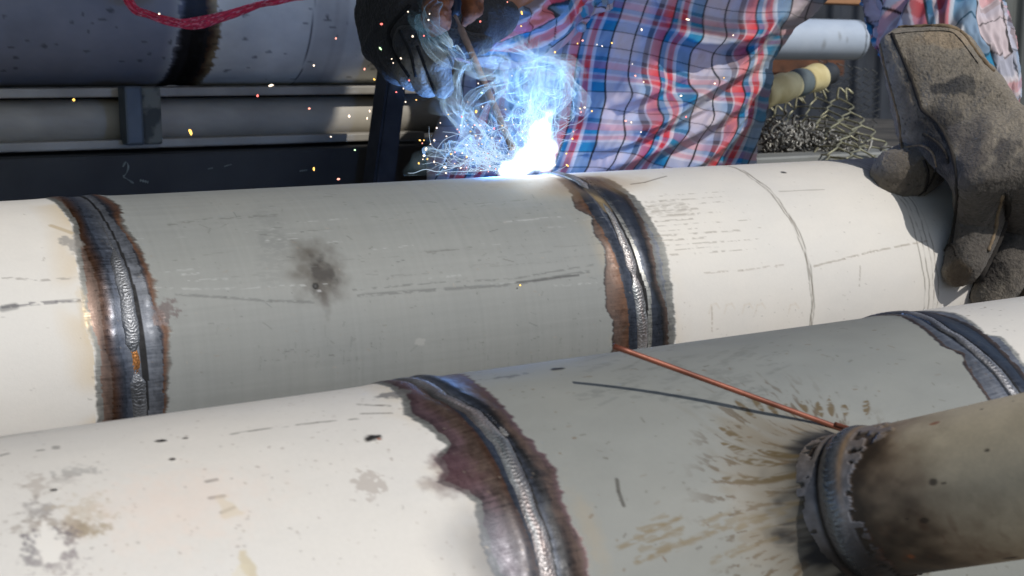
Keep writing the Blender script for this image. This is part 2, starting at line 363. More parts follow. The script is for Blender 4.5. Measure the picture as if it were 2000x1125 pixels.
    iL = int(np.searchsorted(s.xs, np.median(cL[2]))); iR = int(np.searchsorted(s.xs, np.median(cR[2])))
    s.part('pipe_section', 0, iL, M_PIPE, root); s.part('pipe_section', iL, iR, M_PIPE, root); s.part('pipe_section', iR, len(s.xs)-1, M_PIPE, root)
    SL = lambda y, p=LB: s.uv(np.interp(y, [q[1] for q in p], [q[0] for q in p]), y)[1]
    a0, a1, g0, g1 = SL(430), SL(500), SL(685), SL(733)
    bead(s, LB, 'weld_bead', root, .0098, .0016, .0019, prof=lambda S: np.where(S > a1, .28, 1.0)*(S < a0)*(1-((S < g0) & (S > g1)))+.02, col=(.24, .25, .27))
    b = bead(s, [(x+1, y) for x, y in LB if y > 560], 'weld_groove', root, .0075, .0006, .02, (-2, 40), prof=lambda S: ((S < g0+.005) & (S > g1-.005))*1.0+.01, col=(.40, .17, .05)); b['label'] = 'orange uncovered stretch of root groove'
    bead(s, [(x+21, y) for x, y in LB if y > 560], 'ground_edge', root, .004, .0005, .004, (-10, 14), prof=lambda S: (S < g1)*1.0, col=(.45, .44, .43))
    r0, r1, r2 = SL(366, RB), SL(400, RB), SL(540, RB)
    bead(s, RB, 'weld_bead', root, .0105, .0019, .0024, prof=lambda S: np.where(S > r1, np.where(S > r0, .9, .03), np.clip(.45+(r1-S)/(r1-r2)*.6, 0, 1))*(1-.8*(np.abs(S-r2) < .0035)), col=(.42, .42, .42), tint=.3)
    unparent_offset(root); return root, s
pipe_mid, SK2 = build_pipe_mid()

# ================================================================== NEAR PIPE with tee and branch
BR_C = np.array([.3916, .3621, -.1739]); BR_R = .0300
_az, _el = .297, .3848
BR_D = np.array([math.sin(_az)*math.cos(_el), -math.cos(_az)*math.cos(_el), math.sin(_el)])
def build_pipe_near():
    root = empty('steel_pipe', (.3, .4717, -.2376-.1086))
    tag(root, 'nearest pale steel pipe, with grey tee and short sooty branch pipe welded on', 'pipe')
    s = Skin(.4717, -.2376, .1086, axis_grid((-.05, .70), .00055, (-.7, 1.9)), ang_grid(.1086, .00055, -30, 122), CREAM)
    mottling(s, .045, .02)
    A0 = [(740, 751), (786, 777), (795, 808), (839, 836), (873, 869), (854, 895), (869, 920), (856, 941), (903, 958), (932, 983), (936, 1030), (953, 1089), (970, 1125)]
    A1 = [(784, 744), (869, 789), (928, 848), (970, 912), (995, 971), (1029, 1047), (1052, 1119)]
    AB = [(791, 744), (860, 777), (924, 810), (979, 870), (1008, 929), (1033, 996), (1055, 1055), (1067, 1119)]
    A2 = [(830, 739), (900, 765), (945, 798), (998, 861), (1032, 903), (1062, 971), (1079, 1026), (1091, 1089), (1098, 1125)]
    A3 = [(903, 730), (936, 751), (974, 781), (1012, 831), (1050, 878), (1088, 920), (1101, 979), (1126, 1030), (1147, 1068), (1154, 1125)]
    B0 = [(1745, 617), (1786, 634), (1812, 652), (1838, 676), (1876, 694), (1880, 711), (1900, 743), (1929, 783)]
    BB = [(1770, 613), (1814, 626), (1842, 645), (1885, 671), (1927, 707), (1949, 728), (1978, 767)]
    B2 = [(1789, 610), (1842, 618), (1885, 635), (1927, 664), (1959, 696), (1995, 739)]
    B3 = [(1821, 606), (1870, 611), (1906, 632), (1925, 651), (1955, 656), (1976, 675), (2000, 707)]
    cA = [s.curve(c) for c in (A0, A1, AB, A2, A3)]; cB = [s.curve(c) for c in (B0, BB, B2, B3)]
    mid = ((s.X > cA[2][None]) & (s.X < cB[1][None])).astype(float)
    s.c += (s.c*(GREY*np.array([1.0, 1.0, .98])/CREAM)-s.c)*mid[..., None]
    cl = fbm(s.X*38, s.S*70, 4)-.5; s.c *= (1+mid*.16*cl)[..., None]
    d = cA[0][None]-s.X; s.blend((slice(None), slice(None)), np.clip(1-d/.012, 0, 1)*(d > 0)*.35*sstep(.3, .6, fbm(s.X*40, s.S*40)), STRAW)
    s.bands([cA[0]-.0015, cA[0]+.0022, cA[0]+.006, cA[1]-.004, cA[1], cA[1]+.004, cA[2]-.004, cA[2]+.004, cA[3]-.004, cA[3], cA[4]-.005, cA[4]],
            [(RIM, RIM*.7, .45), (PURP*.6, PURP*.9, .35), (PURP*1.05, BRN*.9, .33), (BRN*.8, RUSTY*.45, .3), (BLUE*.45, BLUE*.9, .28), (PURP*.75, SLATE*.7, .3), (DK, DK, .4), (SLATE*.85, BLUE*1.1, .3), (BLUE*.8, DK*1.4, .3), (DK*1.6, BRN*.9, .35), (BRN*.8, PURP*.9, .4)],
            [.0016, .0012, .001, .001, .0004, .0005, 0, 0, .0006, .0012, .0016, .0024])
    for cv, off, wdt, amp in ((cA[2], -.0085, .0042, .0010), (cA[2], .0085, .0046, .0013), (cA[2], 0, .016, .0006), (cB[1], .0075, .005, .001), (cB[1], -.007, .004, .0008)):
        s.h += amp*np.exp(-(((s.X-cv[None]-off)/wdt)**2))*(.75+.5*fbm(s.X*70, s.S*90, 2))
    # blue-grey lower left of the band
    x, S = s.uv(1000, 1100); s.blob(0, 0, .022, .03, SLATE*1.05, .65, soft=.9, rag=.3, uvp=(x-.006, S), fr=60)
    s.blob(880, 905, .010, .008, srgb(92, 66, 72), .7, soft=.6, rag=.4); s.blob(890, 940, .014, .007, srgb(86, 60, 64), .6, soft=.6, rag=.4)
    s.bands([cB[0], cB[0]+.003, cB[1]-.005, cB[1]+.005, cB[2], cB[2]+.004, cB[3]-.003, cB[3]],
            [(DK*1.6, BRN*.8, .4), (SLATE*.9, SLATE*1.1, .35), (BLUE*.6, DK, .4), (BLUE*.8, BLUE*.7, .3), (DK, BRN*.6, .4), (SLATE*1.2, SLATE*1.1, .4), (RIM*1.2, RIM*1.4, .5)],
            [.0016, .001, .0006, .0006, .001, .002, .0016, .0014])
    # --- tee outlet flare: metal drawn out along the branch axis
    P = s.verts(); rel = P-BR_C; along = rel@BR_D; per = rel-along[..., None]*BR_D; rho = np.linalg.norm(per, axis=-1)
    front = (P[..., 1] < s.yc+.02)
    rc = .020; u = np.clip((BR_R+rc-rho)/rc, 0, 1); h = rc*(1-np.sqrt(np.clip(1-u*u, 0, 1)))*.95
    h = np.minimum(h, np.maximum(-along-.001, 0))
    s.D += BR_D*(h*front)[..., None]
    # stain streaks radiating from the branch
    e1 = np.array([1., 0, 0])-BR_D*BR_D[0]; e1 /= np.linalg.norm(e1); e2 = np.cross(BR_D, e1)
    phi = np.arctan2(per@e2, per@e1)
    if (e2[2] < 0): phi = -phi
    q = (rho-BR_R)/.03+.6*(fbm(s.X*30, s.S*30, 3)-.5); near = front*np.clip(1-np.abs(q-.15)/1.0, 0, 1)
    st = sstep(.52, .75, fbm(phi*7+rho*10, rho*45+3, 3)+.10*near-.08)
    s.blend((slice(None), slice(None)), st*sstep(1.75, .5, q)*sstep(-.2, .3, q)*front*.36*mid, srgb(104, 92, 68))
    st = sstep(.6, .72, fbm(phi*24+rho*8, rho*170+3, 3)); s.blend((slice(None), slice(None)), st*sstep(1.35, .5, q)*front*.9*mid, srgb(78, 64, 44))
    s.blend((slice(None), slice(None)), front*sstep(.95, .1, q+.35*(fbm(phi*9, rho*60, 3)-.5))*.5, srgb(128, 114, 92))
    s.blend((slice(None), slice(None)), front*sstep(.22, .02, q+.3*(fbm(phi*5, rho*160, 3)-.5)), DK*1.2, rough=.8)
    lowm = front*sstep(1.0, .35, q+.3*(fbm(phi*6, rho*80, 3)-.5))*sstep(-.5, -1.0, np.sin(phi)-.15*np.cos(phi)+.0) ; s.blend((slice(None), slice(None)), lowm, DK*.6, rough=.85)  # below the branch: soot and the branch's shade painted together in black
    # splatter hooks left of the tee
    for k in range(30):
        x0 = 1490+RNG.uniform(0, 65); y0 = RNG.uniform(925, 1080); ln = RNG.uniform(8, 30)
        s.stroke([(x0, y0), (x0+ln, y0+RNG.uniform(-4, 4)), (x0+ln+3, y0+RNG.uniform(-12, 6))], .0007, srgb(60, 52, 44) if k % 3 else srgb(128, 120, 108), .5)
    # stains on the left of the pipe
    sc = 2.857
    for cx, cy, rx, ry, c, a in ((425, 285, .0085, .004, (152, 150, 146), .75), (205, 370, .005, .008, (166, 156, 146), .7), (240, 510, .006, .006, (132, 126, 124), .8), (270, 590, .011, .007, (146, 136, 126), .7),
                                 (340, 610, .007, .007, (162, 152, 142), .7), (470, 530, .011, .0095, (186, 176, 158), .8), (430, 605, .005, .004, (150, 138, 122), .8), (520, 600, .007, .003, (150, 136, 112), .8), (220, 720, .005, .0065, (112, 108, 112), .9),
                                 (330, 700, .006, .008, (112, 106, 110), .9), (245, 790, .007, .005, (140, 136, 136), .85), (320, 790, .007, .009, (158, 150, 148), .85), (260, 640, .008, .003, (108, 104, 112), .8), (370, 330, .008, .004, (168, 162, 156), .5)):
        s.blob(cx/sc, 820+cy/sc, rx*.85, ry*.85, srgb(*c), a*.8, soft=.7, rag=1.3, fr=520)
    s.blob(275/sc, 820+700/sc, .0045, .008, CREAM*1.1, 1, soft=.3, rag=.7, fr=400)
    for p in ([(1150, 345), (1210, 333)], [(1170, 437), (1250, 424)], [(1235, 518), (1305, 488)], [(300, 150), (325, 149)], [(300, 160), (325, 159)], [(0, 200), (45, 188)], [(210, 172), (240, 168)], [(0, 100), (120, 80), (230, 68)]):
        s.stroke([(a/sc, 820+b/sc) for a, b in p], .0012, srgb(116, 112, 108), .75)
    s.stroke([(440, 850), (500, 840), (620, 825), (700, 818)], .0009, srgb(110, 106, 100), .7, dash=.5)
    s.stroke([(700, 790), (760, 793)], .0016, srgb(90, 84, 78), .7, dash=.4); s.stroke([(705, 808), (765, 807)], .0008, srgb(90, 84, 78), .7)
    for x, y, r_ in ((730, 855, .0032), (1090, 721, .0026), (316, 862, .0016), (362, 857, .001), (337, 898, .001), (105, 958, .001)):
        s.blob(x, y, r_*1.3, r_*.8, (.015, .013, .012), 1, soft=.3, h=.0004)
    s.blob(740, 858, .0012, .001, (.25, .08, .04), .8)
    s.blob(485, 1108, .002, .005, srgb(186, 170, 130), .6, rag=1.2, soft=.6); s.blob(470, 1120, .003, .003, srgb(206, 196, 170), .4, rag=.9); s.blob(724, 945, .006, .006, srgb(176, 168, 160), .8, rag=1.1, fr=500); s.blob(444, 990, .004, .005, srgb(200, 190, 165), .6, rag=.8)
    s.blob(770, 772, .010, .004, srgb(120, 118, 116), .9, rag=.8); s.blob(990, 735, .010, .002, srgb(84, 84, 80), .7, rag=1)
    for a in (350, 290, 400): s.blob(a, 1000-(a-300)*.3, .03, .02, srgb(226, 200, 182), .12, soft=.9)
    s.stroke([(1205, 937), (1208, 960), (1218, 987)], .0016, srgb(70, 68, 62), .9)
    s.blob(1155, 1040, .006, .022, STRAW*.6, .25, soft=.9)
    x1 = s.uv(1000, 900)[0]
    weather(s, .02, .26, -.04, .19, 900, [srgb(120, 112, 102), srgb(160, 148, 132), srgb(130, 112, 100)], .0001, .001, .5)
    weather(s, .27, .60, -.04, .19, 620, [srgb(86, 80, 70), srgb(84, 80, 70), srgb(96, 72, 40)], .0003, .0035, .7)
    for k in range(60):                 # soft darker scuffs at the crest of the tee
        x0 = RNG.uniform(1120, 1500); y0 = RNG.uniform(690, 800); s.stroke([(x0, y0), (x0+RNG.uniform(20, 60), y0-RNG.uniform(4, 22))], RNG.uniform(.001, .004), srgb(104, 106, 102), .35, dash=.45)
    for px_, py_, l_, a_ in ((1480, 790, 34, 2.2), (1507, 798, 30, 2.1), (1540, 800, 26, 2.0), (1570, 795, 22, 1.9), (1600, 800, 30, 1.75), (1622, 796, 34, 1.7), (1650, 800, 22, 1.6), (1692, 795, 30, 1.5), (1455, 800, 50, 2.4), (1430, 850, 60, 2.6), (1440, 880, 70, 2.7), (1460, 905, 60, 2.8), (1490, 895, 50, 2.6), (1450, 940, 80, 3.0), (1500, 940, 40, 3.05)):
        dx, dy = math.cos(a_)*l_, -math.sin(a_)*l_
        s.stroke([(px_-dx*.5, py_-dy*.5), (px_+dx*.5, py_+dy*.5)], .0036, srgb(92, 78, 52), .95, dash=.38, taper=True)
    for k in range(26):
        x0 = RNG.uniform(1200, 1480); y0 = 1125-(x0-1200)*.12-RNG.uniform(0, 90); ln = RNG.uniform(30, 90)
        s.stroke([(x0, y0), (x0+ln, y0-ln*.45)], RNG.uniform(.0012, .003), srgb(112, 98, 70), .5, dash=.42)
    iA = int(np.searchsorted(s.xs, np.median(cA[2]))); iB = int(np.searchsorted(s.xs, np.median(cB[1])))
    s.part('pipe_section', 0, iA, M_PIPE, root); s.part('tee_fitting', iA, iB, M_PIPE, root); s.part('pipe_section', iB, len(s.xs)-1, M_PIPE, root)
    bead(s, AB, 'weld_bead', root, .0086, .0015, .0016, (-30, 118), col=(.36, .355, .36), tint=.4)
    SA = lambda y: s.uv(np.interp(y, [q[1] for q in AB], [q[0] for q in AB]), y)[1]
    k0, k1 = SA(800), SA(868)
    bead(s, [(x+24, y-4) for x, y in AB], 'weld_bead', root, .0045, .0011, .0016, prof=lambda S: ((S < k0) & (S > k1))*1.0+.02, col=(.5, .49, .48))
    bead(s, BB, 'weld_bead', root, .0072, .0017, .002, (20, 118), col=(.44, .44, .46))
    # --- branch pipe
    n = 480; ph = np.linspace(0, 2*math.pi, n, endpoint=False); Ls = np.concatenate([np.arange(-.03, .14, .0007), np.arange(.14, .36, .01)])
    LL, PH = np.meshgrid(Ls, ph, indexing='ij')
    rad = np.full(LL.shape, BR_R); bd = np.exp(-(LL/.0042)**2); rip = (PH*BR_R/.0024+.8*(LL/.004)**2+2.5*fbm(PH*8, LL*150, 3)) % 1
    rad += .0024*bd*(.88+.12*sstep(0, .7, rip)); rad -= .0007*np.exp(-((np.abs(LL+.0062))/.0011)**2)
    # torn oxide skins on each side
    edgeL = -.021+.006*(fbm(ph*9, ph*0+3, 3)-.5)*2+.002*(vnoise(ph*40, ph*0)-.5); edgeR = .011+.008*(fbm(ph*3.2+20, ph*0+5, 4)-.5)*2+.003*(fbm(ph*24, ph*0+6, 3)-.5)+.012*np.exp(-((np.sin(ph)*(1 if e2[2] > 0 else -1)-.86)/.12)**2)
    skin = ((LL > edgeL[None]) & (LL < edgeR[None])).astype(float); notch = (fbm(PH*9+5, LL*140, 2) < .40)*(LL < -.010)*(LL > -.024)*1.0; skin *= 1-notch; skin *= 1-((fbm(PH*12, LL*260+9, 2) < .42)*(LL > .007))
    rad += .0007*skin*(1-bd)+.0004*(fbm(LL*500, PH*15, 3)-.5)*skin
    V = BR_C+BR_D*LL[..., None]+rad[..., None]*(e1*np.cos(PH)[..., None]+e2*np.sin(PH)[..., None])
    up = np.sin(PH) if e2[2] > 0 else -np.sin(PH)
    base = srgb(198, 184, 158); c = np.empty(LL.shape+(3,)); c[:] = base
    nz = fbm(LL*60, PH*2.2+.01, 4)-.5; c *= (1+.35*nz)[..., None]; c *= (1+.15*(fbm(LL*900, PH*28, 2)-.5))[..., None]
    def bl(m, col): 
        m = np.clip(m, 0, 1); c[...] += (np.asarray(col)-c)*m[..., None]
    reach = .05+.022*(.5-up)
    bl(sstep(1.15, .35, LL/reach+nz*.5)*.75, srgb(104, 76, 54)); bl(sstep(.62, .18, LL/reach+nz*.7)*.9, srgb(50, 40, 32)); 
    bl(sstep(.6, 0, (LL+.0)/reach)*sstep(.0, -.7, up)*.8, DK*.5)  # underside near the weld blackened: soot plus painted shade
    bl(sstep(.55, .75, fbm(LL*260, PH*4+8, 3))*sstep(.12, .02, LL)*.4*sstep(0, .5, -up), srgb(96, 60, 40))
    bl((LL < edgeL[None])*1.0, DK*.55)
    sk = srgb(136, 134, 138)*(1); cs = sk[None, None]*(.55+.9*fbm(LL*220, PH*8, 3))[..., None]; m = skin*(1-bd*.8)*(1-.9*sstep(-.1, -.6, up)); c[...] += (cs-c)*m[..., None]  # oxide skin fades out below into the painted soot and shade
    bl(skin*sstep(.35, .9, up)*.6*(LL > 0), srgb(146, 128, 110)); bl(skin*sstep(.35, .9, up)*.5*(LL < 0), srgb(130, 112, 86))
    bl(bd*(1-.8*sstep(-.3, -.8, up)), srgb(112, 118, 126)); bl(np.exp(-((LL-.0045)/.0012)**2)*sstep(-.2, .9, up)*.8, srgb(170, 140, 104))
    bl(np.exp(-((np.abs(LL+.0062))/.0012)**2), DK*.4)
    for k in range(90):
        l0 = RNG.uniform(.02, .2); p0 = RNG.uniform(0, 6.28); r_ = RNG.uniform(.0004, .0018); m = 1-sstep(.6, 1.1, np.hypot((LL-l0)/(r_*RNG.uniform(1, 2.4)), (PH-p0)*BR_R/r_)+.4*(fbm(LL*900, PH*30)-.5))
        bl(m*.8, srgb(52, 40, 32) if k % 4 else srgb(150, 88, 52))
    ro = .55-.2*bd+.12*nz-.1*skin; mt = .0+.6*np.clip(bd+skin*.4, 0, 1)
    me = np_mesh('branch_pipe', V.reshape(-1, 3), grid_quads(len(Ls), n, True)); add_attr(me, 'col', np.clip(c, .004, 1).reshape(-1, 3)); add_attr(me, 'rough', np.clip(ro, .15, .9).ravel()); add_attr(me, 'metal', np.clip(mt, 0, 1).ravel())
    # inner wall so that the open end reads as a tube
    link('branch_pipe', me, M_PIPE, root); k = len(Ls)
    ring = V[-1]; cen = BR_C+BR_D*Ls[-1]; r2 = cen+(ring-cen)*.84; r3 = r2-BR_D*.3
    V2 = np.concatenate([ring, r2, r3]); o = link('pipe_mouth', np_mesh('pipe_mouth', V2, grid_quads(3, n, True)), M_DARK, root)
    # raised slag flaps and wires round the weld
    unparent_offset(root); return root, s
pipe_near, SK1 = build_pipe_near()

# ------------------------------------------------------------------ tubes
def tube_mesh(name, paths, mat, parent=None, n=8):
    """paths: list of (points Nx3, radii) joined into one mesh"""
    Vs, Qs, off = [], [], 0
    for P, R in paths:
        P = np.asarray(P, float); R = np.broadcast_to(np.asarray(R, float), (len(P),)); k = len(P)
        T = np.gradient(P, axis=0); T /= np.linalg.norm(T, axis=1)[:, None]+1e-12
        a = np.array([0, 0, 1.0]) if abs(T[0][2]) < .9 else np.array([1.0, 0, 0]); N = np.cross(T[0], a); N /= np.linalg.norm(N); ang = np.linspace(0, 2*math.pi, n, endpoint=False); rows = []
        for i in range(k):
            N = N-T[i]*(N@T[i]); N /= np.linalg.norm(N)+1e-12; B = np.cross(T[i], N)
            rows.append(P[i]+R[i]*(np.cos(ang)[:, None]*N+np.sin(ang)[:, None]*B))
        rows = [np.repeat(P[:1], n, 0)]+rows+[np.repeat(P[-1:], n, 0)]
        Vs.append(np.concatenate(rows)); Qs.append(grid_quads(k+2, n, True)+off); off += (k+2)*n
    return link(name, np_mesh(name, np.concatenate(Vs), np.concatenate(Qs)), mat, parent)
def spline(pts, n=24):
    P = np.asarray(pts, float); t = np.arange(len(P)); u = np.linspace(0, len(P)-1, n)
    Pe = np.vstack([2*P[0]-P[1], P, 2*P[-1]-P[-2]]); o = []
    for x in u:
        i = min(int(x), len(P)-2); f = x-i; a, b, c, d = Pe[i], Pe[i+1], Pe[i+2], Pe[i+3]
        o.append(.5*((2*b)+(-a+c)*f+(2*a-5*b+4*c-d)*f*f+(-a+3*b-3*c+d)*f**3))
    return np.array(o)

# ================================================================== FILLER RODS
def rod_tip():
    s = SK1; x, S = s.uv(1098, 742); A = s.pt(x, S); v = ray(1198, 676); best = None
    for t in np.arange(.45, .62, .001):
        T = v*t; rel = T-A; k = rel@SUN; d = np.linalg.norm(rel-SUN*k)
        if best is None or d < best[0]: best = (d, T)
    return best[1]
T0 = rod_tip(); x, S = SK1.uv(1648, 846); E0 = SK1.pt(x, S, .004)
E0 = ray(1655, 842)*np.linalg.norm(E0)
o = tube_mesh('filler_rod', [(np.linspace(T0, E0, 16), .0012)], M_COPPER, n=12)
tag(o, 'long copper filler rod propped over the near pipe with its shadow beside it', 'filler rod')
Ea = W(1630, 829, .56); Eb = W(1668, 841, .555)
o = tube_mesh('filler_rod', [(np.linspace(Ea, Eb, 6), .0012)], M_COPPER, n=12); tag(o, 'short stub of copper rod against the branch weld, beside the long rod', 'filler rod')

# ================================================================== BACKGROUND LEFT
def cyl_bg(name, Y, r, py_bottom, px_ref, x0, x1, base, paint=None, step=.003, label=None, cat='pipe', parent=None, a0=-125, a1=100):
    v = ray(px_ref, py_bottom); el = math.atan2(v[2], v[1]); zc = Y*math.tan(el)+r/math.cos(el)
    s = Skin(Y, zc, r, np.arange(x0, x1, step), ang_grid(r, step, a0, a1), base); mottling(s, .12, .02)
    if paint: paint(s)
    o = s.part(name, 0, len(s.xs)-1, M_PIPE, parent)
    if label: tag(o, label, cat)
    return o, s
def paint_bg(s):
    dark = srgb(122, 124, 132); lite = srgb(218, 218, 212)
    c0 = s.curve([(360, 2), (352, 60), (345, 100), (312, 165)]); c1 = s.curve([(412, 2), (418, 60), (410, 110), (372, 166)])
    m = sstep(-.02, .02, s.X-c0[None]); s.c[...] = (dark+(lite-dark)*m[..., None])*(s.c/srgb(120, 126, 136))
    s.c *= (1+.5*(fbm(s.X*20, s.S*20)-.5))[..., None]
    s.bands([c0-.004, c0+.004, (c0+c1)/2, c1-.006, c1+.008], [(dark*.8, DK*1.2), (DK, DK*1.4), (DK*1.4, DK), (RUSTY*.5, STRAW*.6)], [.006, .004, .002, .003, .006])
    cm = (c0+c1)/2
    s.blend((slice(None), slice(None)), (1-sstep(.006, .010, np.abs(s.X-cm[None]-.002)))*(s.TH < s.uv(375, 62)[1]/s.r), DK*.35, h=-.001)
    for cx, w_ in ((614, .0012), (640, .02), (670, .012)):
        cc = s.curve([(cx, 2), (cx-9, 82), (cx-23, 131), (cx-50, 166)]); s.blend((slice(None), slice(None)), (1-sstep(w_*.5, w_, np.abs(s.X-cc[None])))*(.9 if w_ < .01 else .22), DK if w_ < .01 else srgb(110, 96, 88))
    for k in range(60):
        a, b = RNG.uniform(0, 760), RNG.uniform(5, 160); s.blob(a, b, RNG.uniform(.0015, .005), RNG.uniform(.001, .003), DK*1.3, .6, rag=.8, fr=200)
o, SKB = cyl_bg('stored_pipe', 1.62, .11, 168, 380, -.3, 1.12, srgb(120, 126, 136), paint_bg, .0022, 'large dusky blue-grey pipe with blackened weld behind the work, at upper left')
YB = 1.565
def slab(name, px0, px1, py0, py1, Y, dy, mat, parent=None, bev=.002):
    a = onY(px0, py1, Y); b = onY(px1, py0, Y); z0 = onY((px0+px1)/2, py1, Y)[2]; z1 = onY((px0+px1)/2, py0, Y)[2]
    return box(name, (a[0], Y, z0), (b[0], Y+dy, z1), mat, parent, bev)
def box(name, lo, hi, mat, parent=None, bev=.002):
    bm = bmesh.new(); bmesh.ops.create_cube(bm, size=1)
    lo = np.array(lo, float); hi = np.array(hi, float); c = (lo+hi)/2; d = hi-lo
    for v in bm.verts: v.co = Vector((v.co.x*d[0]+c[0], v.co.y*d[1]+c[1], v.co.z*d[2]+c[2]))
    if bev: bmesh.ops.bevel(bm, geom=bm.edges[:], offset=bev, segments=2, affect='EDGES', profile=.6)
    me = bpy.data.meshes.new(name); bm.to_mesh(me); bm.free(); return link(name, me, mat, parent)
M_CHAN = mat_noise('channel_steel', srgb(132, 128, 120), srgb(168, 162, 150), 10, .6, .1, .15)
def build_rack():
    root = empty('steel_beam', (.5, YB, -.2)); tag(root, 'long grey steel channel with a round rail and a bracket, lying below the stored pipe', 'beam')
    slab('top_flange', -260, 830, 171, 189, YB-.02, .1, M_CHAN, root)
    slab('bottom_flange', -260, 830, 272, 289, YB-.03, .12, M_CHAN, root)
    a = onY(0, 231, YB); r = .0255; s = Skin(YB+.02, (onY(0, 231, YB)[2]+onY(700, 235, YB)[2])/2, r, np.arange(-.25, 1.2, .006), ang_grid(r, .003, -120, 120), srgb(164, 158, 146)); mottling(s, .3); s.part('rail', 0, len(s.xs)-1, M_PIPE, root)
    slab('web', -260, 830, 186, 275, YB+.045, .01, M_DARK, root)
    slab('bracket', 248, 278, 168, 284, YB-.05, .03, M_DARK, root, .003); slab('bracket', 281, 314, 170, 282, YB-.045, .05, mat_noise('chipped_bracket', srgb(58, 62, 60), srgb(104, 106, 98), 40, .7, .2, .3, 60, .002, (.45, .55)), root, .003)
    unparent_offset(root)
build_rack()
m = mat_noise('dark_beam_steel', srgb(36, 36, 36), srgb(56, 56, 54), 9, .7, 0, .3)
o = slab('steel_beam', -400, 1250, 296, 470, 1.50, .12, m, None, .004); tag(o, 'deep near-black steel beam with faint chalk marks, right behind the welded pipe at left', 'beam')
M_CHALK = mat_noise('chalk', srgb(96, 104, 100), srgb(130, 136, 130), 90, .9, 0, 0)
def on_beam(px, py): return onY(px, py, 1.4985)
def flat_stroke(name, pts, wid, mat, parent):
    P = spline([on_beam(*p) for p in pts], 14); V = []; 
    for i, p in enumerate(P):
        t = P[min(i+1, len(P)-1)]-P[max(i-1, 0)]; n = np.cross(t, [0, 1, 0]); n /= np.linalg.norm(n)+1e-9; w_ = wid*(.6+.4*math.sin(i*1.7))
        V += [p+n*w_, p-n*w_]
    return link(name, np_mesh(name, np.array(V), grid_quads(len(P), 2)), mat, parent)
flat_stroke('chalk_mark', [(240, 326), (246, 316), (251, 326), (246, 340), (241, 345), (252, 352), (261, 358)], .0012, M_CHALK, o)
flat_stroke('chalk_mark', [(273, 352), (282, 354), (290, 356)], .0018, M_CHALK, o)
flat_stroke('chalk_mark', [(406, 330), (416, 328)], .0009, M_CHALK, o); flat_stroke('chalk_mark', [(438, 325), (452, 321)], .0009, M_CHALK, o)
flat_stroke('chalk_mark', [(585, 334), (600, 332)], .0012, M_CHALK, o)
# slanted dark prop beside the welder
bm = bmesh.new(); pts = [(762, 120), (800, 120), (770, 380), (728, 380)]; fr_ = [bm.verts.new(onY(a, b, 1.42)) for a, b in pts]; bk = [bm.verts.new(onY(a, b, 1.42)+np.array([0, .035, 0])) for a, b in pts]
bm.faces.new(fr_); bm.faces.new(bk[::-1])
for i in range(4): bm.faces.new((fr_[i], bk[i], bk[(i+1) % 4], fr_[(i+1) % 4]))
bmesh.ops.recalc_face_normals(bm, faces=bm.faces[:]); bmesh.ops.bevel(bm, geom=bm.edges[:], offset=.003, segments=2, affect='EDGES')
me = bpy.data.meshes.new('steel_prop'); bm.to_mesh(me); bm.free(); o = link('steel_prop', me, mat_noise('prop_paint', srgb(38, 39, 42), srgb(58, 59, 62), 30, .6, .1)); tag(o, 'slanted blue-black steel prop between the channel and the welder', 'prop')

# back wall of ribbed sheet
def build_wall():
    xs = np.arange(-2.5, 7, .01); zz = np.array([GZ, GZ+.9, GZ+2, 2.2]); t = (xs/.16) % 1
    dy = .03*(sstep(.0, .12, t)-sstep(.42, .54, t)); V = [(x, 4.4-d, z) for x, d in zip(xs, dy) for z in zz]
    me = np_mesh('ribbed_wall', np.array(V), grid_quads(len(xs), len(zz)))
    o = link('ribbed_wall', me, mat_noise('wall_sheet', srgb(34, 39, 48), srgb(50, 56, 66), 5, .6, .2, .1)); tag(o, 'dark blue-grey ribbed metal sheet wall far behind the welder', 'wall', kind='structure')
build_wall()
# near ribbed panel at the right edge
def build_panel():
    root = empty('ribbed_panel', (2.1, 1.75, GZ)); tag(root, 'grey upright ribbed metal panel at the right behind the sleeve', 'panel')
    a = onY(1900, 100, 2.6); b = onY(2500, 100, 2.6); xs = np.arange(a[0], b[0], .004); t = (xs/.085) % 1
    dy = .022*(sstep(0, .15, t)-sstep(.5, .65, t)); zz = np.array([GZ, -.5, 0, .6]); V = [(x, 2.6-d, z) for x, d in zip(xs, dy) for z in zz]
    link('sheet', np_mesh('sheet', np.array(V), grid_quads(len(xs), len(zz))), mat_noise('panel_grey', srgb(80, 84, 84), srgb(104, 106, 102), 8, .6, .2, .1, 60, .002, stretch=(1, 1, .1)), root)
    unparent_offset(root)
build_panel()

# ================================================================== BACKGROUND RIGHT (gap between torso and sleeve)
def paint_w(s):
    cc = s.curve([(1670, 30), (1688, 50), (1692, 80), (1680, 112)]); s.blend((slice(None), slice(None)), (1-sstep(.0012, .0026, np.abs(s.X-cc[None])))*.9, DK*1.3)
    for a, b, rx in ((1610, 85, .016), (1640, 70, .012), (1655, 78, .01)): s.blob(a, b, rx*.5, rx, srgb(96, 94, 88), .45, soft=.9, rag=.5, fr=60)
v = ray(1600, 117); el = math.atan2(v[2], v[1])
o, _ = cyl_bg('stored_pipe', 2.35, .048, 117, 1600, .9, onY(1702, 70, 2.3)[0], srgb(168, 180, 196), paint_w, .003, 'short bluish-white pipe with open end seen between torso and raised sleeve')
M_RUST = mat_noise('rusty_beam', srgb(70, 46, 34), srgb(104, 66, 46), 20, .85, .1, .3)
o = slab('rusty_beam', 1380, 1650, 112, 150, 2.5, .08, M_RUST); tag(o, 'rust brown beam under the bluish-white pipe', 'beam')
o = slab('timber_rail', 1560, 1720, -40, 7, 2.6, .06, mat_noise('timber', srgb(140, 100, 70), srgb(160, 118, 84), 20, .8)); tag(o, 'pale brown timber rail above the bluish-white pipe', 'rail')

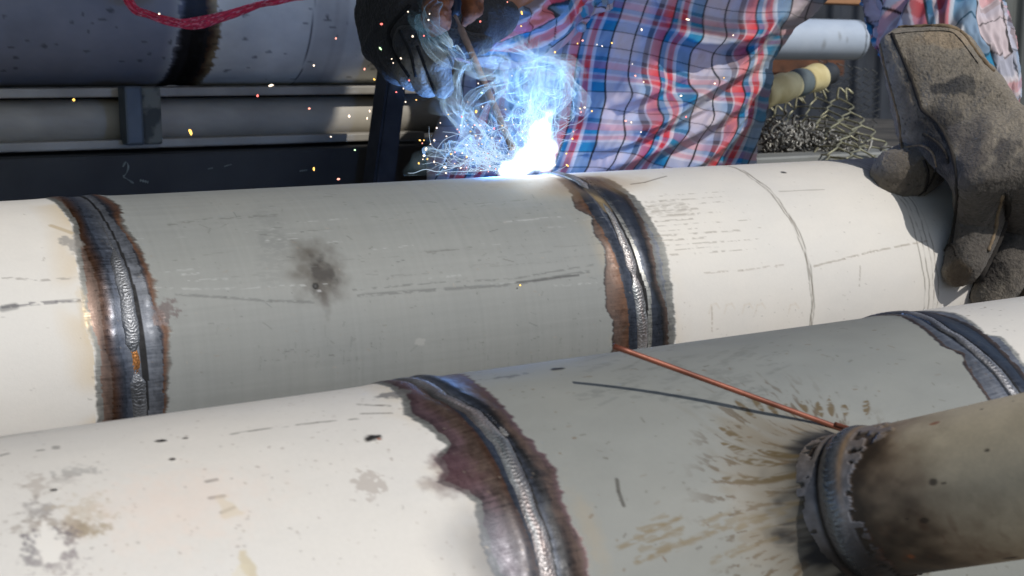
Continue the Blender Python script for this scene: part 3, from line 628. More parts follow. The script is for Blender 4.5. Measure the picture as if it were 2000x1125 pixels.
# bench behind the pipe
def build_bench():
    root = empty('work_bench', (1.5, 1.6, GZ)); tag(root, 'low steel bench with light grey front edge holding the wire mesh', 'bench')
    a = onY(1300, 312, 1.18); zt = onY(1600, 302, 1.18)[2]
    box('bench_edge', (.9, 1.18, zt-.03), (2.3, 1.24, zt), mat_noise('edge_steel', srgb(128, 130, 128), srgb(150, 152, 148), 12, .5, .2), root, .003)
    box('bench_top', (.9, 1.2435, zt-.03), (2.3, 2.2, zt-.008), mat_noise('bench_dark', srgb(46, 44, 42), srgb(78, 74, 68), 14, .9), root, .003)
    for x in (.95, 2.2):
        for y in (1.22, 2.12): box('leg', (x, y, GZ), (x+.05, y+.05, zt-.031), M_DARK, root, .003)
    unparent_offset(root); return zt
ZB = build_bench()
def onZ(px, py, Z):
    v = ray(px, py); return v*(Z/v[2])

# chain link mesh, crumpled on the bench
M_WIRE = mat_noise('galvanised_wire', srgb(128, 125, 104), srgb(176, 172, 142), 30, .45, .5, .1)
def build_mesh():
    # sheet patch given by its four corners on screen, sagging, real spiral wires
    c00, c10, c01, c11 = (1500, 212), (1660, 165), (1590, 330), (1760, 312)
    def pos(u, v):
        px = (1-u)*(1-v)*1470+u*(1-v)*1655+(1-u)*v*1560+u*v*1765
        py = (1-u)*(1-v)*225+u*(1-v)*188+(1-u)*v*330+u*v*305
        d = 2.0-.42*v+.05*math.sin(u*5+v*3); return W(px, py+9*math.sin(u*7+v*2), d)
    paths = []; nu, nv = 9, 5
    for i in range(nu):
        P = []
        for j in range(nv*2+1):
            u = (i+((i+j) % 2)*1.08+random.uniform(-.06, .06))/nu; v = j/(nv*2)
            p = pos(u, v)+FW*(.006*(1 if j % 2 else -1)); P.append(p)
        P = spline(P, nv*14); paths.append((P, .0013))
    for i in range(8):
        P = [pos((i+((i+j) % 2)*1.08+.4+random.uniform(-.08, .08))/nu, .18+j/(nv*2)*.85)+FW*(.03+.006*(1 if j % 2 else -1))-UP*.006 for j in range(nv*2+1)]
        paths.append((spline(P, nv*14), .0012))
    for k in range(9):                   # bent hooks at the selvedge
        p = pos(.1+k*.11, .02+.02*random.random()); q = p+UP*.018+RT*random.uniform(-.012, .012); r = q+RT*.010-UP*.008
        paths.append((spline([p, q, r], 8), .0016))
    o = tube_mesh('wire_mesh', paths, M_WIRE, n=6); tag(o, 'loose sheet of galvanised chain-link wire mesh slumped on the bench', 'wire mesh')
    paths = []
    for k in range(7):
        P = []
        for j in range(17):
            px = 1600+k*17+(j % 2)*15+random.uniform(-3, 3); py = 118+j*7+k*3; P.append(W(px, py, 2.15+.01*(j % 2)))
        paths.append((P, .0011))
    o = tube_mesh('wire_mesh', paths, mat_noise('dull_wire', srgb(70, 72, 74), srgb(96, 98, 98), 30, .5, .5), n=5); tag(o, 'dull grey chain-link mesh standing in shade behind the pale sheet of mesh', 'wire mesh')
build_mesh()
def build_swarf():
    paths = []
    for k in range(640):
        if random.random() < .6: cx, cy, sp = 1545, 270, 40
        else: cx, cy, sp = 1630, 298, 46
        px = random.gauss(cx, sp*.8); py = min(random.gauss(cy, 20), 308)
        if px < 1478 or px > 1735 or py < 225+(px-1480)*.25: continue
        p = W(px, py, 1.75+random.uniform(-.1, .08)); a = random.uniform(0, 6.28); L = random.uniform(.008, .022); P = [p]; d = np.array([math.cos(a), random.uniform(-.5, .5), math.sin(a)])
        for j in range(6):
            ax = np.random.default_rng(k*7+j).normal(size=3)*.5; d = d+ax; d /= np.linalg.norm(d); P.append(P[-1]+d*L/5)
        paths.append((P, random.uniform(.0009, .0022)))
    o = tube_mesh('metal_shavings', paths, mat_noise('swarf', srgb(88, 87, 84), srgb(160, 158, 152), 50, .5, .5), n=5); tag(o, 'heap of curled grey metal shavings and wire ends under the mesh', 'metal shavings', kind='stuff')
build_swarf()
def build_roll():
    root = empty('banded_tube', W(1500, 185, 1.62)); tag(root, 'cream tube with a grey band and black end lying on the wire mesh', 'tube')
    A = W(1482, 186, 1.60); B = W(1622, 143, 1.72); Lx = np.linalg.norm(B-A)
    def seg(n, t0, t1, r0, r1, mat):
        ts = np.linspace(t0, t1, 8); P = [A+(B-A)*t for t in ts]; R = [r0+(r1-r0)*(t-t0)/(t1-t0)+.0012*math.sin(t*26) for t in ts]
        return tube_mesh(n, [(P, R)], mat, root, 28)
    cm = mat_noise('cream_tube', srgb(188, 174, 124), srgb(222, 212, 168), 26, .6, 0, .1)
    seg('sleeve', 0, .45, .0185, .0178, cm); seg('band', .45, .62, .0172, .0168, mat_noise('grey_band', srgb(76, 86, 92), srgb(92, 104, 108), 30, .7)); seg('sleeve', .62, .82, .0178, .0172, cm); seg('end_cap', .82, 1.0, .0165, .013, M_BLACK)
    unparent_offset(root)
build_roll()

# ================================================================== SHADE CANOPY, unseen, added to shade the upper left and part of the shirt
def build_shade_canopy():
    root = empty('shade_canopy', (0, 1.6, GZ)); tag(root, 'low corrugated sheet on posts, added out of view to shade the stored pipes and shirt', 'shade sheet')
    mt = mat_noise('shade_sheet', srgb(96, 98, 98), srgb(126, 128, 126), 4, .6, .3)
    xs = np.arange(-3, 1.56, .01); ys = np.arange(-.30, 4.3, .03); XX, YY = np.meshgrid(xs, ys, indexing='ij')
    V = np.stack([XX, YY, 1.0+.09*np.maximum(YY, .2)+.012*np.sin(XX*80)], -1).reshape(-1, 3); Q = grid_quads(len(xs), len(ys)); c = V[Q].mean(1)
    hp = []  # front edge cut back along the sun from the wanted shade line on the shirt
    for px_, py_ in ((1000, 345), (1110, 285), (1200, 225), (1290, 185), (1400, 130), (1530, 60), (1640, 0)):
        p_ = W(px_, py_, 1.40-.10*math.sqrt(max(0, 1-(2*(px_-830)/690-1)**2)) if px_ < 1520 else 1.40); hp.append((p_+SUN*((1.018-p_[2])/SUN[2]))[:2])
    hp = np.array(hp); print('roof edge', hp.round(2).tolist()); edge = np.interp(c[:, 0], [-3, hp[0, 0]-.02, *hp[:, 0]], [-.12, -.12, *(hp[:, 1]+.03)]); keep = (c[:, 1] > edge) & ((c[:, 0] < 1.085) | (c[:, 1] < edge+.22))
    link('sheet', np_mesh('sheet', V, Q[keep]), mt, root)
    for x in (-2.9, -.9): 
        for y in (1.9, 4.2): box('post', (x, y, GZ), (x+.07, y+.07, .98+.09*y), M_DARK, root)
    unparent_offset(root)
build_shade_canopy()

# ================================================================== trestles under the two pipes (outside the frame)
def build_trestle(x, label):
    root = empty('pipe_trestle', (x, .66, GZ)); tag(root, label, 'trestle')
    box('crossbar', (x-.03, .25, -.40), (x+.03, 1.15, -.3475), M_DARK, root); box('riser', (x-.025, .80, -.347), (x+.025, .93, -.3015), M_DARK, root)
    for y in (.3, 1.05):
        for sx in (-1, 1): tube_mesh('leg', [([(x, y, -.405), (x+sx*.22, y, GZ+.0)], .018)], M_DARK, root, 10)
    unparent_offset(root)
build_trestle(-.45, 'dark steel trestle carrying the left ends of the two pipes'); build_trestle(1.55, 'dark steel trestle carrying the right ends of the two pipes')
# pale plate at the bottom right corner
pts = [(1762, 1190), (1776, 1128), (1790, 1118), (1860, 1112), (1936, 1105), (1970, 1119), (1990, 1190)]
bm = bmesh.new(); f_ = [bm.verts.new(W(a, b, .74)) for a, b in pts]; b_ = [bm.verts.new(Vector(W(a, b, .74)+FW*.05)) for a, b in pts]
bm.faces.new(f_); bm.faces.new(b_[::-1]); n = len(pts)
for i in range(n): bm.faces.new((f_[i], b_[i], b_[(i+1) % n], f_[(i+1) % n]))
bmesh.ops.recalc_face_normals(bm, faces=bm.faces[:]); bmesh.ops.bevel(bm, geom=bm.edges[:], offset=.0015, segments=2, affect='EDGES')
me = bpy.data.meshes.new('steel_block'); bm.to_mesh(me); bm.free(); o = link('steel_block', me, mat_noise('pale_block', srgb(150, 156, 152), srgb(168, 172, 168), 30, .5, .1)); tag(o, 'pale grey faceted steel block below the branch pipe, at the bottom edge', 'steel block')

# ================================================================== helpers for soft bodies
def proj(V):
    V = np.asarray(V); d = V@FW; return 1000+F*(V@RT)/d, 562.5-F*(V@UP)/d, d
def ico_pts(c, r, n=3):
    bm = bmesh.new(); bmesh.ops.create_icosphere(bm, subdivisions=n, radius=r); P = [v.co+Vector(c) for v in bm.verts]; bm.free(); return P
def hulls_to_mesh(name, pieces, voxel, smooth_it=6, sfac=.5):
    """pieces: list of lists of (point, radius); each is a convex hull, all fused into one skin"""
    me = bpy.data.meshes.new(name); big = bmesh.new()
    for pc in pieces:
        bm = bmesh.new()
        for c, r in pc:
            for p in ico_pts(c, r, 2): bm.verts.new(p)
        res = bmesh.ops.convex_hull(bm, input=bm.verts[:]); dead = [v for v in bm.verts if not v.link_faces]; bmesh.ops.delete(bm, geom=dead, context='VERTS')
        t = bpy.data.meshes.new('t'); bm.to_mesh(t); bm.free(); big.from_mesh(t); bpy.data.meshes.remove(t)
    big.to_mesh(me); big.free(); o = bpy.data.objects.new('tmp', me); COL.objects.link(o)
    m = o.modifiers.new('r', 'REMESH'); m.mode = 'VOXEL'; m.voxel_size = voxel
    if smooth_it: m = o.modifiers.new('s', 'SMOOTH'); m.iterations = smooth_it; m.factor = sfac
    dg = bpy.context.evaluated_depsgraph_get(); r = bpy.data.meshes.new_from_object(o.evaluated_get(dg)); r.name = name
    bpy.data.objects.remove(o); bpy.data.meshes.remove(me); smooth(r); return r
def vco(me):
    a = np.empty(len(me.vertices)*3, np.float32); me.vertices.foreach_get('co', a); return a.reshape(-1, 3).astype(float)
def vno(me):
    a = np.empty(len(me.vertices)*3, np.float32); me.vertices.foreach_get('normal', a); return a.reshape(-1, 3).astype(float)
def set_co(me, V): me.vertices.foreach_set('co', V.astype(np.float32).ravel()); me.update()
def n3(V, f, o=3): return (fbm(V[:, 0]*f+3, V[:, 1]*f+V[:, 2]*f*.7, o)+fbm(V[:, 2]*f+11, V[:, 0]*f*.6-V[:, 1]*f*.8+40, o))/2
def G(px, py, d, rpx, dd=0): return (W(px, py, d+dd), rpx*d/F)
def bvh_of(me): return BVHTree.FromPolygons([v.co.copy() for v in me.vertices], [tuple(p.vertices) for p in me.polygons])
def on_mesh(bvh, pts, n=40, lift=0):
    out = []
    for p in spline([np.array([a, b, 0.]) for a, b in pts], n):
        v = ray(p[0], p[1]); h = bvh.ray_cast(Vector((0, 0, 0)), Vector(v))
        if h[0] is not None: out.append(np.array(h[0])-v*lift)
    return out
def surf2(px, py):
    v = ray(px, py); a = v[1]**2+v[2]**2; b = -2*(v[1]*SK2.yc+v[2]*SK2.zc); k = SK2.yc**2+SK2.zc**2-SK2.r**2
    t = (-b-math.sqrt(max(b*b-4*a*k, 0)))/2/a; return (v*t)@FW

# ================================================================== PERSON
def skin_body():
    J = {'pelvis': ((1.02, 1.42, -.22), .13), 'waist': ((1.0, 1.38, -.10), .12), 'chest': ((1.01, 1.33, .10), .12), 'neck': ((1.05, 1.25, .27), .055), 'head': ((1.06, 1.18, .38), .085), 'crown': ((1.06, 1.16, .45), .07),
         'shl': ((.95, 1.27, .18), .05), 'ell': (tuple(W(1085, -70, 1.27)), .04), 'wrl': (tuple(W(905, 20, 1.17)), .03), 'hal': (tuple(W(850, 60, 1.16)), .03),
         'shr': ((1.14, 1.24, .23), .055), 'elr': (tuple(W(1800, -100, 1.34)), .043), 'wrr': (tuple(W(1880, 150, 1.215)), .024), 'har': (tuple(W(1910, 300, 1.15)), .026),
         'hipl': ((.93, 1.44, -.30), .09), 'knl': ((.90, 1.38, -.64), .062), 'anl': ((.90, 1.47, -.98), .045), 'tol': ((.87, 1.36, -1.015), .035),
         'hipr': ((1.12, 1.42, -.30), .09), 'knr': ((1.16, 1.36, -.64), .062), 'anr': ((1.17, 1.46, -.98), .045), 'tor': ((1.14, 1.35, -1.015), .035)}
    E = [('pelvis', 'waist'), ('waist', 'chest'), ('chest', 'neck'), ('neck', 'head'), ('head', 'crown'), ('chest', 'shl'), ('shl', 'ell'), ('ell', 'wrl'), ('wrl', 'hal'), ('chest', 'shr'), ('shr', 'elr'), ('elr', 'wrr'), ('wrr', 'har'),
         ('pelvis', 'hipl'), ('hipl', 'knl'), ('knl', 'anl'), ('anl', 'tol'), ('pelvis', 'hipr'), ('hipr', 'knr'), ('knr', 'anr'), ('anr', 'tor')]
    k = list(J); me = bpy.data.meshes.new('b'); me.from_pydata([J[a][0] for a in k], [(k.index(a), k.index(b)) for a, b in E], [])
    o = bpy.data.objects.new('b', me); COL.objects.link(o); sm = o.modifiers.new('s', 'SKIN'); sm.use_smooth_shade = True
    for i, a in enumerate(k):
        v = me.skin_vertices[0].data[i]; v.radius = (J[a][1], J[a][1]); v.use_root = (i == 0)
    ss = o.modifiers.new('u', 'SUBSURF'); ss.levels = 2; ss.render_levels = 2
    dg = bpy.context.evaluated_depsgraph_get(); r = bpy.data.meshes.new_from_object(o.evaluated_get(dg)); r.name = 'person'
    bpy.data.objects.remove(o); smooth(r); return r, J
bme, JB = skin_body()
PERSON = link('person', bme, mat_noise('skin', srgb(150, 104, 80), srgb(172, 124, 98), 20, .6, 0, .1)); tag(PERSON, 'welder in plaid shirt and leather gloves bending over the pipe at the arc', 'person')

C_TEAL, C_RED, C_WHITE, C_BRN, C_BLK = srgb(14, 116, 156), srgb(208, 42, 50), srgb(192, 178, 182), srgb(84, 72, 80), srgb(30, 32, 44)
STOPS = [(0, C_WHITE), (.245, C_WHITE), (.25, C_BLK), (.262, C_BLK), (.267, C_WHITE), (.36, srgb(170, 176, 194)), (.405, srgb(160, 168, 190)), (.41, C_BRN), (.47, C_BRN), (.475, C_WHITE), (.49, C_WHITE), (.495, srgb(206, 104, 108)), (.60, C_RED*1.0), (.605, C_BLK), (.615, C_TEAL), (.67, C_TEAL), (.68, C_WHITE), (.705, C_WHITE), (.715, C_RED), (.745, srgb(170, 40, 56)), (.775, C_RED), (.785, C_WHITE), (.82, srgb(190, 206, 216)), (.83, C_TEAL), (.97, C_TEAL*1.05), (.978, C_BLK), (.992, C_BLK), (1.0, C_WHITE)]
_sx = np.array([a for a, b in STOPS]); _sc = np.array([b for a, b in STOPS])
def stripes(u):
    u = u % 1; return np.stack([np.interp(u, _sx, _sc[:, i]) for i in range(3)], -1)
def plaid(u, v):
    a = stripes(u); b = stripes(v*1.0+.37); tw = .5+.5*np.sin((u+v)*2*math.pi*70)
    c = a*.66+b*.34; blk = np.minimum(np.abs((v*1+.37) % 1-.256), np.abs((v+.37) % 1-.985)); c = c*(1-.6*(1-sstep(.004, .009, blk)))[..., None]; bu = np.minimum(np.minimum(np.abs(u % 1-.256), np.abs(u % 1-.985)), np.abs(u % 1-.612)); c = c*(1-.85*(1-sstep(.006, .013, bu)))[..., None]
    c = c*(1-.0*tw[..., None]); return np.clip(c, 0, 1)
M_CLOTH = mat_attr('plaid_cotton', .88, 0, None)
t_ = M_CLOTH.node_tree; p_ = t_.nodes['Principled BSDF']; add_bump(t_, p_, 1400, .35, .0005); p_.inputs['Sheen Weight'].default_value = .15
FOLDS = [([(1080, 352), (1180, 335), (1300, 290), (1400, 240), (1500, 165), (1530, 100)], 34, .011), ([(1230, 262), (1290, 243), (1370, 195), (1440, 150), (1530, 88)], 26, .009),
         ([(1250, 215), (1340, 200), (1420, 160), (1500, 120), (1560, 60)], 20, .006), ([(1180, 210), (1260, 190), (1320, 165)], 28, .006),
         ([(1290, 20), (1320, 66), (1380, 88), (1450, 82), (1510, 60), (1580, 0)], 36, .014), ([(1100, 34), (1140, 31), (1220, 40), (1300, 56)], 10, .0022),
         ([(1340, 340), (1400, 300), (1470, 240), (1495, 200)], 22, .010), ([(1150, 300), (1230, 280), (1330, 235), (1400, 200)], 26, .008), ([(1440, 130), (1480, 100), (1540, 20)], 16, .007), ([(880, 330), (900, 260), (960, 200), (1000, 150)], 26, .008), ([(960, 340), (990, 260), (1040, 210)], 24, .007), ([(1040, 130), (1070, 60), (1105, 0)], 22, .008), ([(1445, 330), (1462, 280), (1470, 240)], 12, .004), ([(1420, 270), (1470, 215), (1500, 190)], 12, .004)]
def fold_field(px, py):
    D = np.zeros_like(px); SH = np.zeros_like(px)
    for pts, wd, amp in FOLDS:
        q = spline([np.array([a, b, 0.]) for a, b in pts], 18)[:, :2]; best = np.full(px.shape, 1e9); sg = np.zeros_like(px); al = np.zeros_like(px)
        for i in range(len(q)-1):
            A, B = q[i], q[i+1]; d = B-A; t = np.clip(((px-A[0])*d[0]+(py-A[1])*d[1])/(d@d), 0, 1); ex = px-A[0]-t*d[0]; ey = py-A[1]-t*d[1]; dist = np.hypot(ex, ey)
            m = dist < best; best = np.where(m, dist, best); sg = np.where(m, np.sign(d[0]*ey-d[1]*ex), sg); al = np.where(m, (i+t)/(len(q)-1), al)
        env = np.clip(np.sin(np.clip(al, .03, .97)*math.pi), 0, 1)**.6
        up = np.exp(-(best/wd)**2); dn = np.exp(-(best/(wd*.22))**2)
        prof = np.where(sg < 0, up, dn); D += 2.3*amp*env*prof; SH += env*np.where(sg < 0, up, 0)*wd*.8
    def blur(A, k):
        for ax in (0, 1):
            P_ = np.pad(A, [(k, k) if q == ax else (0, 0) for q in (0, 1)], mode='edge'); C_ = np.cumsum(P_, axis=ax); C_ = np.insert(C_, 0, 0, axis=ax)
            A = (np.take(C_, range(2*k+1, C_.shape[ax]), axis=ax)-np.take(C_, range(0, C_.shape[ax]-2*k-1), axis=ax))/(2*k+1)
        return A
    return .5*D+.5*blur(D, 5), blur(blur(SH, 8), 8)
def shirt_torso():
    rows_p = np.array([-330, -300, -270, -230, -180, -120, -60, 0, 60, 120, 180, 250, 320, 380, 470])
    Lx = np.array([1320, 1260, 1220, 1190, 1165, 1120, 1050, 985, 925, 900, 878, 850, 832, 828, 826]); Rx = np.array([1500, 1640, 1720, 1760, 1760, 1730, 1690, 1622, 1550, 1512, 1500, 1489, 1476, 1470, 1466])
    py = np.concatenate([np.arange(-330, -20, 8), np.arange(-20, 380, 1.5), np.arange(380, 471, 6)]); L = np.interp(py, rows_p, Lx); R = np.interp(py, rows_p, Rx)
    L += 5*(fbm(py/40, py*0+1, 3)-.5)*2; R += 9*(fbm(py/26, py*0+7, 3)-.5)*2
    tf = .5-.5*np.cos(np.linspace(0, math.pi, 460)); tf = .35*tf+.65*np.linspace(0, 1, 460); tb = np.linspace(1, 0, 60)[1:-1]
    t = np.concatenate([tf, tb]); front = np.concatenate([np.ones(460), -np.ones(58)])
    PY, Tt = np.meshgrid(py, t, indexing='ij'); PX = L[:, None]+(R-L)[:, None]*Tt; FR = np.broadcast_to(front, PX.shape)
    e = np.clip(1-(2*Tt-1)**2, 0, 1)**.5; d0 = 1.40-np.interp(PY, [-330, 0, 470], [.05, 0, -.03]); th = np.interp(PY, [-330, -250, 0, 470], [.03, .09, .10, .11])
    Df, SH = fold_field(PX, PY); low = (fbm(PX/90, PY/90, 3)-.5)*.02+(fbm((PX+PY*.6)/34, (PY-PX*.4)/90, 3)-.5)*.010
    dep = d0-FR*th*e-(FR > 0)*(Df+low)*np.clip(e*2.5, 0, 1)
    V = W3(PX, PY, dep); u = (PX+.34*(PY-320)+.10*np.clip(240-PY, 0, None)-SH*.9+8*np.sin(PY/55))/160; v = (PY-.17*(PX-1250)+SH*.6+6*np.sin(PX/60))/122+(FR < 0)*.3
    c = plaid(u-.12, v); me = np_mesh('shirt', V.reshape(-1, 3), grid_quads(len(py), len(t), True, True)); add_attr(me, 'col', c.reshape(-1, 3)); return me
def W3(px, py, d): return (RT*((px-1000)/F)[..., None]+UP*((562.5-py)/F)[..., None]+FW)*d[..., None]
SHIRT = link('shirt', shirt_torso(), M_CLOTH, PERSON); SHIRT['label'] = 'red white and teal plaid shirt with deep diagonal folds'
def sleeve(pts, rad, name, uo=0, fold=.010, fs=9., sq=1.0, seed=0):
    P = spline(pts, 420); R = np.interp(np.linspace(0, 1, 420), np.linspace(0, 1, len(rad)), rad); n = 300; ph = np.linspace(0, 2*math.pi, n, endpoint=False)
    T = np.gradient(P, axis=0); T /= np.linalg.norm(T, axis=1)[:, None]; N = np.cross(T, FW); N /= np.linalg.norm(N, axis=1)[:, None]; B = np.cross(T, N)
    s = np.concatenate([[0], np.cumsum(np.linalg.norm(np.diff(P, axis=0), axis=1))]); S, PH = np.meshgrid(s, ph, indexing='ij')
    cx, sx = np.cos(PH), np.sin(PH); w_ = fbm(S*34+seed+1.6*cx, 2.2*sx+2.2*cx+seed+5, 3); ridge = 1-np.abs(2*w_-1)*2.2; r = R[:, None]*(1+.0*cx)+fold*np.clip(ridge, -.6, 1)*(.6+.8*fbm(S*12+seed, cx+sx+3, 2))
    V = P[:, None]+r[..., None]*(N[:, None]*cx[..., None]+B[:, None]*sx[..., None]*sq)
    u = PH/(2*math.pi)*3+uo+.10*(w_-.5)*2; v = S/.085+.15*(w_-.5)*2
    me = np_mesh(name, V.reshape(-1, 3), grid_quads(420, n, True)); add_attr(me, 'col', plaid(u, v).reshape(-1, 3)); return link(name, me, M_CLOTH, PERSON)
sleeve([W(1895, 250, 1.225), W(1878, 165, 1.215), W(1850, 90, 1.225), W(1822, 10, 1.27), W(1800, -80, 1.33), W(1730, -190, 1.38), W(1620, -250, 1.42)], [.036, .044, .050, .054, .058, .066, .075], 'sleeve', .1, .010, seed=3)
sleeve([W(880, -20, 1.20), W(940, 20, 1.22), W(1010, 10, 1.25), W(1070, -50, 1.28), W(1150, -120, 1.32), W(1260, -200, 1.37)], [.036, .044, .05, .055, .062, .072], 'sleeve', .55, .009, seed=12)
o = link('button', (lambda b: b)(hulls_to_mesh('button', [[(W(1135, 53, 1.268), .0048), (W(1136, 54, 1.272), .0048)]], .0008, 2)), mat_noise('snap_pearl', srgb(120, 140, 160), srgb(150, 168, 186), 60, .3), PERSON)
# trousers, boots, welding hood
def leg_mesh():
    pcs = []
    for h, k_, a in (('hipl', 'knl', 'anl'), ('hipr', 'knr', 'anr')):
        J = JB; pcs += [[(J['pelvis'][0], .15), (J[h][0], .115)], [(J[h][0], .115), (J[k_][0], .085)], [(J[k_][0], .085), (J[a][0], .07)]]
    pcs.append([(JB['pelvis'][0], .15), (JB['waist'][0], .125)]); return hulls_to_mesh('trousers', pcs, .008, 4)
link('trousers', leg_mesh(), mat_noise('denim', srgb(34, 40, 58), srgb(52, 60, 80), 30, .9), PERSON)
for a, b in (('anl', 'tol'), ('anr', 'tor')):
    A = np.array(JB[a][0]); B = np.array(JB[b][0]); A[2] = B[2] = GZ+.045
    link('boot', hulls_to_mesh('boot', [[(A, .048), (B+(B-A)*.5, .04)], [(A, .048), (A+[0, 0, .09], .05)]], .006, 3), M_BLACK, PERSON)
H = np.array(JB['head'][0]); fwd = np.array([-.15, -.75, -.55]); fwd /= np.linalg.norm(fwd)
hood = link('welding_hood', hulls_to_mesh('welding_hood', [[(H+[0, 0, .05], .125), (H+fwd*.06+[0, 0, -.03], .105), (H+fwd*.08+[0, 0, -.13], .07)]], .006, 3), M_BLACK, PERSON)
Lc = H+fwd*.155+np.array([0, 0, -.02]); sidev = np.cross(fwd, [0, 0, 1]); sidev /= np.linalg.norm(sidev); upv = np.cross(sidev, fwd)
vs = [Lc+sidev*a*.055+upv*b*.03+fwd*c for c in (-.02, .012) for a, b in ((-1, -1), (1, -1), (1, 1), (-1, 1))]
me = bpy.data.meshes.new('visor'); me.from_pydata([tuple(v) for v in vs], [], [(0, 1, 2, 3), (7, 6, 5, 4), (0, 4, 5, 1), (1, 5, 6, 2), (2, 6, 7, 3), (3, 7, 4, 0)]); link('visor', me, mat_noise('dark_glass', srgb(8, 14, 12), srgb(12, 20, 16), 5, .1, 0, 0), hood)

# ------------------------------------------------------------------ gloves
M_LEATHER = mat_attr('suede', .92, 0, None)
t_ = M_LEATHER.node_tree; p_ = t_.nodes['Principled BSDF']; add_bump(t_, p_, 420, .9, .002, 8); p_.inputs['Sheen Weight'].default_value = .12
def paint_leather(me, base, spots, amp=.5, disp=.0012, dark=None, fuzz=.0006, wr=.003):
    V = vco(me); N = vno(me); px, py, d = proj(V)
    V2 = V+N*((n3(V, 55, 4)-.5)*disp*2+(n3(V, 900, 2)-.5)*fuzz*2+((1-np.abs(2*n3(V, 28, 3)-1)*2.4).clip(0, 1)*wr))[:, None]; set_co(me, V2)
    c = np.empty((len(V), 3)); c[:] = base; a = n3(V, 40, 4)-.5; b = n3(V, 420, 3)-.5; e_ = n3(V, 1100, 2)-.5; c *= (1+amp*a*1.6+.7*b+.7*e_)[:, None]
    for x, y, rx, ry, col, al, rag in spots:
        q = np.hypot((px-x)/rx, (py-y)/ry)+rag*(fbm(px/22, py/22, 4)-.5)*2; m = al*(1-sstep(.75, 1.08, q)) if rag > .35 else al*(1-sstep(.2, 1.2, q)); c += (np.asarray(col)[None]*(1+.8*b+.5*e_)[:, None]-c)*m[:, None]
    # specks
    sp = (n3(V, 1500, 1) > .80); c[sp] *= .35; add_attr(me, 'col', np.clip(c, .004, 1))
dT = surf2(1760, 345)
